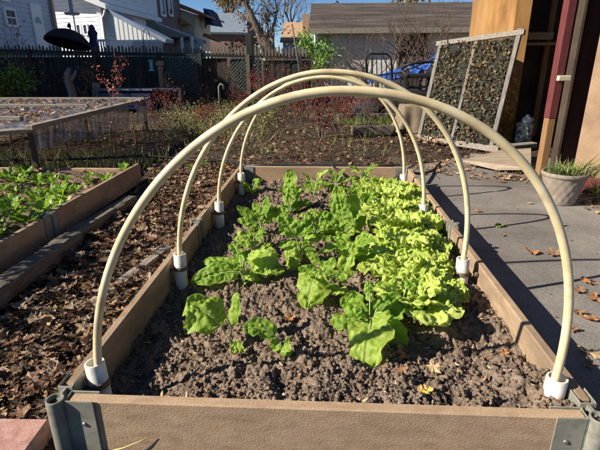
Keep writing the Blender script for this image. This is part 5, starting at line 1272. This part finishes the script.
# loose plywood sheet and sill boards at the doorway
pl = [Gd(463, 160, G+.05), Gd(497, 168, G+.03), Gd(531, 168, G+.06), Gd(531, 148, G+.09), Gd(500, 150, G+.09)]
c = sum(pl, Vector())/5; o = MB().prism([q-c for q in pl], (0, 0, -.018)).build('plywood_sheet', noisy('grey_plywood', [(.26, .2, .14), (.4, .32, .23)], scale=5, rough=.85, bump=.4, stretch=(1, 3, 1)), None); o.location = c
tag(o, 'loose tan plywood sheet lying askew on the ground before the barn doorway', 'board')
beam('grey plank under the plywood sheet at the barn doorway', Gd(470, 156, G+.02), Gd(532, 160, G+.02), .12, .04, M['greywood_x'], 8, 'old_board', 'board')
beam('grey threshold plank between the window sash and the doorway', Gd(494, 149, G+.05), Gd(533, 145, G+.05), .1, .06, M['greywood_x'], 9, 'old_board', 'board')

# ================================================================== LEANING WINDOW SASH
fb0 = Vector((1.67, 3.86, G)); dl = Vector((-.65, .76, 0)); nl = Vector((.76, .65, 0))
upv = nl*.24+Vector((0, 0, 1.12)); Wd = .9
sa = wthing('window_sash', 'big weathered wooden window sash leaning upright against the barn', 'window sash', fb0)
nrm = dl.cross(upv).normalized(); nrm = nrm if nrm.y < 0 else -nrm
BL, BR = fb0+dl*Wd, fb0; TR, TL = fb0+upv, fb0+upv*.93+dl*(Wd-.02)
TR2 = TR+upv*.03
MB().bar(BR, TR2, .046, .03, up=nrm, bev=.003).build('stile', M['greywood'], sa)
MB().bar(BL, TL+upv*.02, .046, .03, up=nrm, bev=.003).build('stile', M['greywood'], sa)
MB().bar(BR+dl*.47, TR.lerp(TL, .5), .034, .026, up=nrm, bev=.003).build('mullion', M['greywood'], sa)
MB().bar(BR+dl*-.03+upv*.03+nrm*.003, BL+dl*.03+upv*.03+nrm*.003, .035, .06, up=upv, bev=.003).build('rail', M['greywood_x'], sa)
MB().bar(TR+dl*-.05+nrm*.003, TL+dl*.05+nrm*.003, .035, .05, up=upv, bev=.003).build('rail', M['greywood_x'], sa)
m, nt, bs, out = newmat('dusty_teal_glass'); bs.inputs['Base Color'].default_value = (.055, .06, .045, 1); bs.inputs['Roughness'].default_value = .12
tr = N(nt, 'ShaderNodeBsdfTransparent'); tr.inputs[0].default_value = (.6, .58, .45, 1); mm = N(nt, 'ShaderNodeMixShader', i_0=.5); nt.links.new(bs.outputs[0], mm.inputs[1]); nt.links.new(tr.outputs[0], mm.inputs[2]); nt.links.new(mm.outputs[0], out.inputs[0])
M['dustglass'] = m
for (a, b) in ((.03, .45), (.49, .87)):
    q = [BR+dl*a+upv*.05, BR+dl*b+upv*.05, TR.lerp(TL, b/.9)-upv*.03, TR.lerp(TL, a/.9)-upv*.03]
    MB().prism([v-nrm*.002 for v in q], -nrm*.005).build('pane', M['dustglass'], sa)
fix(sa)
n = 6500; a = rng.uniform(.04, .86, n); t = rng.uniform(.05, .95, n); dd_ = rng.uniform(.012, .05, n)
keep = (vn(a*7, t*8, 0, 15)+1.1*(.62-t) > -.85) & (abs(a-.47) > .03)
a, t, dd_ = a[keep], t[keep], dd_[keep]
pos = np.array(BR)[None]+np.outer(a, np.array(dl))+np.outer(t, np.array(upv))+np.outer(np.where(rng.random(len(a)) < .45, dd_*.6, -dd_), np.array(nrm))
o = scatter('pane_leaves', LV, pos, rng.uniform(.015, .042, len(a)), rotmats(len(a)), M['deadleaf'], palette(len(a), pal=np.array([(.2, .13, .07), (.17, .12, .07), (.23, .165, .095), (.12, .085, .05), (.1, .1, .065), (.12, .13, .095), (.09, .07, .05), (.27, .185, .1)])))  # dead leaves scattered on both sides of the panes
tag(o, 'dead orange brown leaves scattered over both faces of the panes of the leaning window sash', 'vine leaves', kind='stuff')
n = 500; x = rng.normal(1.35, .16, n); y = rng.normal(4.5, .14, n)
litter('sash_foot_leaves', x, y, G+.01+.05*rng.random(n), rng.uniform(.03, .06, n), 'dead leaves piled behind the foot of the leaning sash', 'fallen leaves', tilt=.6)

# ================================================================== CLAY POT
M['clay'] = noisy('mauve_clay', [(.18, .14, .108), (.25, .2, .158), (.31, .255, .205)], scale=14, rough=.85, bump=.4, bscale=90, dist=.002)
pp_ = Vector((1.535, 2.11, G)); pot = thing('plant_pot', 'big mauve clay pot with a woven pattern, standing on the concrete by the plaster wall', 'pot', pp_)
mb = MB(); n = 64; V = []; rows = 26; hp = .205
for i in range(rows+1):
    t = i/rows; z = hp*.86*t; rb = .088+.04*t
    for j in range(n):
        a = 2*PI*j/n; lat = .0035*(abs(math.sin(a*8+t*7))+abs(math.sin(a*8-t*7))-1.2) if .04 < t < .97 else 0
        V.append(((rb+lat)*math.cos(a), (rb+lat)*math.sin(a), z))
F = [(i*n+j, i*n+(j+1) % n, (i+1)*n+(j+1) % n, (i+1)*n+j) for i in range(rows) for j in range(n)]+[tuple(range(n))]
mb.add(V, F); mb.lathe([(.128, hp*.86), (.136, hp*.88), (.138, hp*.97), (.133, hp), (.123, hp), (.118, hp*.8)], (0, 0, 0), 48); mb.build('pot_body', M['clay'], pot, smooth=True)
MB().lathe([(0, hp*.9), (.06, hp*.91), (.121, hp*.86)], (0, 0, 0), 24).build('potting_soil', M['soil'], pot, smooth=True)
pl_ = thing('potted_grass', 'straggly grassy plant with green and straw blades growing in the big clay pot', 'plant', pp_+Vector((0, 0, hp*.88)))
def strap(n, R0, cols, hmin, hmax, seed, lean=(0, 0), w0=.004):
    r_ = np.random.default_rng(seed); V = []; F = []; Cc = []
    for i in range(n):
        a = r_.uniform(0, 2*PI); q = R0*math.sqrt(r_.random()); x, y = q*math.cos(a), q*math.sin(a); h = r_.uniform(hmin, hmax); out_ = r_.uniform(.2, 1.3)*h
        aa = a+r_.normal(0, .6); ww = w0*r_.uniform(.5, 1.2); c = np.array(cols[r_.integers(len(cols))])*r_.uniform(.75, 1.25)
        b = len(V)
        for k in range(6):
            t = k/5; px = x+math.cos(aa)*out_*t*t+lean[0]*t*t*h; py = y+math.sin(aa)*out_*t*t+lean[1]*t*t*h; pz = h*(t-.55*t*t*(out_/h)); w1 = ww*(1-t**2*.95)
            V += [(px-math.sin(aa)*w1, py+math.cos(aa)*w1, pz), (px+math.sin(aa)*w1, py-math.cos(aa)*w1, pz)]; Cc += [c, c]
        F += [(b+2*k, b+2*k+1, b+2*k+3, b+2*k+2) for k in range(5)]
    return np.array(V), np.array(F), np.array(Cc)
V, F, Cc = strap(260, .105, [(.16, .24, .05), (.3, .32, .1), (.42, .36, .2), (.1, .16, .05)], .03, .13, 5)
mesh_np('blades', V, F, M['foliage'], pl_, col=Cc)
V, F, Cc = strap(120, .05, [(.2, .26, .06), (.42, .36, .2), (.35, .33, .14)], .06, .2, 8, (.6, -.2)); V = V+np.array([.13, -.02, 0])
mesh_np('trailing_blades', V, F, M['foliage'], pl_, col=Cc)
V, F, Cc = strap(7, .05, [(.12, .24, .08)], .12, .17, 9, (-.3, 0), .006); V = V+np.array([-.06, 0, 0]); mesh_np('tall_blades', V, F, M['foliage'], pl_, col=Cc)
g2 = thing('grass_tuft', 'green grass tuft growing at the foot of the plaster wall behind the clay pot', 'grass', (1.86, 2.15, G))
V, F, Cc = strap(160, .08, [(.16, .26, .05), (.3, .34, .1), (.4, .36, .18)], .1, .27, 12); mesh_np('blades', V, F, M['foliage'], g2, col=Cc)

# ================================================================== TARP, GRILL, COVERED TABLE
M['tarp'] = noisy('blue_tarp', [(.015, .05, .2), (.03, .085, .32), (.06, .14, .4)], scale=5, rough=.45, bump=.9, bscale=12, dist=.03, spec=.5)
def drape(name, m, parent, pts, nu, nv, wob, seed, thick=.008):
    """pts: 4 corner points a,b (top edge) c,d (bottom edge); adds folds"""
    a, b, c, d = map(Vector, pts); V = []
    n = (b-a).cross(d-a).normalized()
    for i in range(nu+1):
        for j in range(nv+1):
            s, t = i/nu, j/nv; p = (a.lerp(b, s)).lerp(d.lerp(c, s), t)
            V.append(p+n*wob*(float(fbm(s*5+seed, t*3, 0, 3, seed))*2)+Vector((0, 0, -wob*math.sin(PI*s)*.8)))
    F = [(i*(nv+1)+j, (i+1)*(nv+1)+j, (i+1)*(nv+1)+j+1, i*(nv+1)+j+1) for i in range(nu) for j in range(nv)]
    mb = MB(); mb.add(V, F); mb.add([v-n*thick for v in V], [f[::-1] for f in F]); o = mb.build(name, m, parent, smooth=True); return o
tp = wthing('blue_tarp', 'bright blue tarp draped over a frame in front of the shed', 'tarp', (P(400, 70, 7.4).x, 7.4, G))
drape('tarp_sheet', M['tarp'], tp, (P(361, 74, 7.6), P(406, 68, 7.6), P(400, 79, 7.2), P(366, 82, 7.2)), 24, 12, .05, 3)
drape('tarp_sheet', M['tarp'], tp, (P(408, 67, 7.6), P(440, 53, 7.6), P(438, 62, 7.3), P(412, 76, 7.3)), 24, 12, .05, 5)
fix(tp)
rk = wthing('tool_frame', 'dark metal frame of thin bars standing under the blue tarp', 'frame', (P(400, 80, 7.4).x, 7.4, G))
for u, v in ((364, 76), (402, 71), (438, 56)):
    for yy in (7.25, 7.62): q = P(u, v, yy); MB().tube([(q.x, yy, G), (q.x, yy, q.z-.02)], .012, 6).build('leg', M['black'], rk)
for yy in (7.25, 7.62):
    q = [P(364, 76, yy), P(402, 71, yy), P(438, 56, yy)]; MB().tube([Vector((a.x, yy, a.z-.02)) for a in q], .012, 6).build('rail', M['black'], rk)
    q = [P(364, 100, yy), P(438, 100, yy)]; MB().tube([Vector((a.x, yy, a.z)) for a in q], .012, 6).build('rail', M['black'], rk)
fix(rk)
gp = Gd(418, 128); gr = wthing('garden_cart', 'black metal garden cart with a looped handle standing before the blue tarp', 'cart', (P(420, 100, 5.7).x, 5.7, G))
YG = 5.7; a, b = P(403, 66, YG), P(444, 66, YG)
mb = MB(); pts = [P(408, 76, YG), P(402, 70, YG+.1), P(410, 64, YG), P(432, 62, YG), P(443, 66, YG), P(441, 76, YG), P(434, 84, YG)]; mb.tube(smooth_path(pts), .018, 8); mb.build('handle', M['black'], gr, smooth=True)
q0, q1 = P(405, 74, YG), P(440, 78, YG); mb = MB(); mb.box(((q0.x+q1.x)/2, YG+.25, q0.z-.03), (q1.x-q0.x, .5, .05), bev=.01); mb.build('shelf', M['black'], gr)
mb = MB(); mb.box(((q0.x+q1.x)/2, YG+.25, q0.z-.38), (q1.x-q0.x, .5, .3), bev=.02); mb.build('basket', M['black'], gr)
for x in (q0.x+.02, q1.x-.02):
    for yy in (YG+.02, YG+.48): MB().tube([(x, yy, G), (x, yy, q0.z)], .014, 6).build('leg', M['black'], gr)
fix(gr)
M['burlap'] = noisy('tan_burlap', [(.13, .095, .06), (.2, .15, .1), (.25, .195, .135)], scale=7, rough=.95, bump=.6, bscale=90, dist=.004)
YT = 4.75; ct = wthing('covered_table', 'low table under a tan cloth cover, seen through the right legs of the hoops', 'table', (P(415, 120, YT).x, YT+.2, G))
ta, tb = P(404, 107, YT), P(436, 108, YT); x0, x1 = ta.x, tb.x; zt = ta.z
V = []; n = 110
ring = []
for j in range(n):
    t = j/n*4; k = min(int(t), 3); f = t-k
    cs = [(x0, YT), (x1, YT), (x1, YT+.38), (x0, YT+.38)]
    p, q = cs[k], cs[(k+1) % 4]; ring.append((p[0]+(q[0]-p[0])*f, p[1]+(q[1]-p[1])*f))
cx_, cy_ = (x0+x1)/2, YT+.19
for lv, (sc_, z) in enumerate(((.0, zt+.012), (.96, zt+.006), (1.0, zt-.006), (1.05, zt-.09), (1.16, zt-.19), (1.28, zt-.27))):
    for j, (x, y) in enumerate(ring):
        k = sc_*(1+(.07*math.sin(j*.62+.5*math.sin(j*.21))+.06*math.sin(j*.29+lv*.3))*max(0, lv-1.5)/3)
        V.append((cx_+(x-cx_)*k, cy_+(y-cy_)*k, z+(.025*math.sin(j*.33+1) if lv == 5 else 0)))
F = [(i*n+j, i*n+(j+1) % n, (i+1)*n+(j+1) % n, (i+1)*n+j) for i in range(5) for j in range(n)]
mb = MB(); mb.add(V, F); mb.build('cloth_cover', M['burlap'], ct, smooth=True)
for x in (x0+.03, x1-.03):
    for y in (YT+.04, YT+.34): MB().box((x, y, (zt-.02+G)/2), (.035, .035, zt-.02-G)).build('leg', M['darkin'], ct)
fix(ct)

for k, (u, v, w_, rz, lab) in enumerate(((385, 118, .5, .4, 'black metal garden chair left of the cart, before the tarp'), (408, 112, .5, -.5, 'black metal garden chair half hidden behind the cart'))):
    r = thing('metal_chair', lab, 'chair', Gd(u, v), rz, 'black garden chairs')
    MB().box((0, 0, .43), (w_, .46, .03), bev=.01).build('seat', M['black'], r)
    mb = MB()
    for i in range(6): mb.tube([((i/5-.5)*w_*.9, .22, .44), ((i/5-.5)*w_*.86, .3, .92)], .009, 5)
    mb.tube([(-.5*w_, .22, .44), (-.46*w_, .3, .9), (-.3*w_, .315, .97), (.3*w_, .315, .97), (.46*w_, .3, .9), (.5*w_, .22, .44)], .014, 6); mb.build('backrest', M['black'], r)
    for sx in (-1, 1):
        MB().tube([(sx*w_*.52, .22, .44), (sx*w_*.54, .2, .66), (sx*w_*.54, -.2, .65), (sx*w_*.52, -.2, .44)], .013, 6).build('armrest', M['black'], r)
        for sy in (-.2, .2): MB().tube([(sx*w_*.48, sy, .43), (sx*w_*.52, sy*1.15, 0)], .014, 6).build('leg', M['black'], r)
r = thing('covered_mower', 'low black cloth covered machine on small wheels under the blue tarp', 'mower', (P(382, 90, 6.9).x, 6.75, G))
V = []
for i in range(13):
    for j in range(9):
        s, t = i/12*2-1, j/8*2-1; hgt = .42+.14*(s > .2)*(1-abs(t)*.3)+.05*math.sin(i*1.7+j); ed = max(abs(s), abs(t))
        V.append((s*.5*(1+.1*math.sin(j*2.3)), t*.3*(1+.1*math.sin(i*1.9)), hgt if ed < .8 else .1+.03*math.sin(i*2+j*3)))
mb = MB(); mb.add(V, [(i*9+j, (i+1)*9+j, (i+1)*9+j+1, i*9+j+1) for i in range(12) for j in range(8)]); mb.build('cloth_cover', M['blackcloth'], r, smooth=True)
for sx in (-.38, .38):
    for sy in (-.24, .24):
        mb = MB(); mb.lathe([(0, -.02), (.085, -.02), (.09, 0), (.085, .02), (0, .02)], (sx, sy, .09), 16, M=Matrix.Rotation(PI/2, 4, 'X')); mb.build('wheel', M['black'], r)
# old timbers edging the beds behind
for (a, b, z, lab) in (((338, 118), (400, 117), 0, 'grey edging timber of the empty back bed, farther one'), ((352, 131), (398, 130), 0, 'grey edging timber of the empty back bed, nearer one')):
    beam(lab, Gd(*a, G+.05), Gd(*b, G+.05), .1, .12, M['timber'], 21)
n = 1500; x = rng.uniform(.15, 1.1, n); y = rng.uniform(5.9, 7, n); grass('back_weeds', x, y, ground_z(x, y), rng.uniform(.04, .14, n), GRNS, 'green weeds in the empty back bed', 'weeds')
o = MB(); o.lathe([(0, .32), (.1, .31), (.2, .24), (.26, .1), (.28, 0)], (0, 0, 0), 20); q = o.build('grey_tub', M['greyblue'], None, smooth=True); q.location = Gd(338, 101); q.scale = (1.6, 1, 1.2); tag(q, 'upturned grey tub in front of the left end of the shed', 'tub')
q = MB(); q.lathe([(.16, 0), (.2, .3), (.22, .34), (.2, .34), (.15, .02), (0, .02)], (0, 0, 0), 20); q = q.build('planter_tub', M['black'], None, angle=40); q.location = Gd(312, 106); tag(q, 'black round planter tub by the right end of the dark fence', 'planter')

# ================================================================== TREES
def tree(name, lab, base, h, r0, seed, lev=5, leaf=None, dens=.3, lsize=.1, spread=.5, group=None, jit=.15, per=2, d=(0, 0, 1), bark='bark', Lk=.3, up=.14, kids=(2, 4), cat='tree', wig=.12):
    r = thing(name, lab, cat, base, 0, group); mb = MB(); tips = []
    tree_mb(mb, Vector(base)-Vector((0, 0, .05)), d, h*Lk, r0, lev, spread, seed, tips, up, kids, wig)
    mb.V = [Vector(v)-Vector(base) for v in mb.V]; mb.build('trunk', M[bark], r, smooth=True)
    if leaf:
        R_ = random.Random(seed); t2 = [t[0] for t in tips if R_.random() < dens]
        if t2: leaf_cloud('crown', t2, lsize, leaf, M['foliage'], r, jit, per)
    return r
FALL = [(.3, .2, .07), (.22, .17, .06), (.4, .27, .1), (.18, .13, .06)]
def onground(u, Y): q = P(u, 60, Y); return Vector((q.x, Y, G))
tree('bare_tree', 'big nearly bare tree with a thick dark trunk rising between the distant roofs', onground(284, 19), 7.5, .36, 5, 5, FALL, .22, .12, .5, per=2, d=(-.12, 0, 1), Lk=.27)
tree('autumn_tree', 'large brown leaved tree far behind the cream house', onground(222, 48), 13, .4, 8, 5, FALL, .6, .35, .5, per=3, jit=.4)
tree('autumn_tree', 'thin bare tree behind the tan roof at the left edge of the shed', onground(303, 34), 9, .2, 17, 5, FALL, .08, .14, .5)
tree('red_maple', 'low red leaved maple in front of the grey roofed house', onground(255, 26), 2.6, .12, 12, 4, [(.4, .1, .07), (.5, .16, .12), (.32, .07, .05)], .9, .16, .75, per=3, jit=.2, Lk=.33, up=.02)
shrub('evergreen_bush', 'bright green leafy bush between the tan roofed house and the shed', 'bush', onground(310, 12.6), 1.75, .4, 10, [(.2, .36, .06), (.3, .46, .1), (.12, .24, .04)], .1, .9, 31, lev=2, per=3, jit=.08, r0=.02)
tree('brushy_tree', 'tangle of brown bare branches above the fence left of the big tree', onground(266, 15), 2.6, .06, 44, 4, FALL, .2, .07, .6, per=1)
# small bare trees in front of the shed
tree('bare_sapling', 'pale stemmed bare sapling in front of the shed door', Gd(388, 112), 2.7, .035, 21, 4, None, spread=.42, bark='twig', Lk=.3, d=(.02, 0, 1), cat='sapling')
tree('bare_sapling', 'dark bare sapling with leaning branches in front of the shed wall', Gd(372, 108), 2.7, .035, 25, 4, None, spread=.55, bark='twig', Lk=.3, d=(-.35, 0, 1), cat='sapling')
tree('bare_sapling', 'low spreading bare sapling at the right of the shed door', Gd(420, 112), 2.4, .028, 29, 4, None, spread=.5, bark='twig', Lk=.3, d=(.2, 0, 1), cat='sapling')
for k, (u, v, h, dx) in enumerate(((378, 108, 2.9, .25), (398, 108, 3.0, -.2), (352, 107, 2.6, .3), (432, 108, 2.9, -.1))):
    tree('dark_sapling', 'dark stemmed bare sapling with crossing branches %s' % ('before the shed, left of its door', 'in front of the shed door', 'before the left wall of the shed', 'right of the shed door by the sash')[k], Gd(u, v), h, .04, 500+k, 4, None, spread=.5, bark='bark', Lk=.32, d=(dx, 0, 1), cat='sapling', wig=.2)
tree('bare_sapling', 'thin twiggy sapling in front of the left half of the shed', Gd(345, 106), 1.9, .02, 35, 4, None, spread=.6, bark='twig', Lk=.3, d=(.1, 0, 1), cat='sapling')
# trees and hedges closing the far horizon on both sides (behind the roofs)
for k, (u, Y, h) in enumerate(((-60, 40, 9), (40, 60, 11), (130, 60, 11), (340, 55, 9), (430, 50, 9), (520, 45, 9), (620, 40, 9))):
    tree('distant_tree', 'far bare brown tree on the horizon behind the buildings', onground(u, Y), h, .3, 60+k, 4, FALL, .7, .5, .55, 'far trees behind the buildings', per=3, jit=.6)
print('THINGS', len([o for o in COL.objects if o.parent is None]))
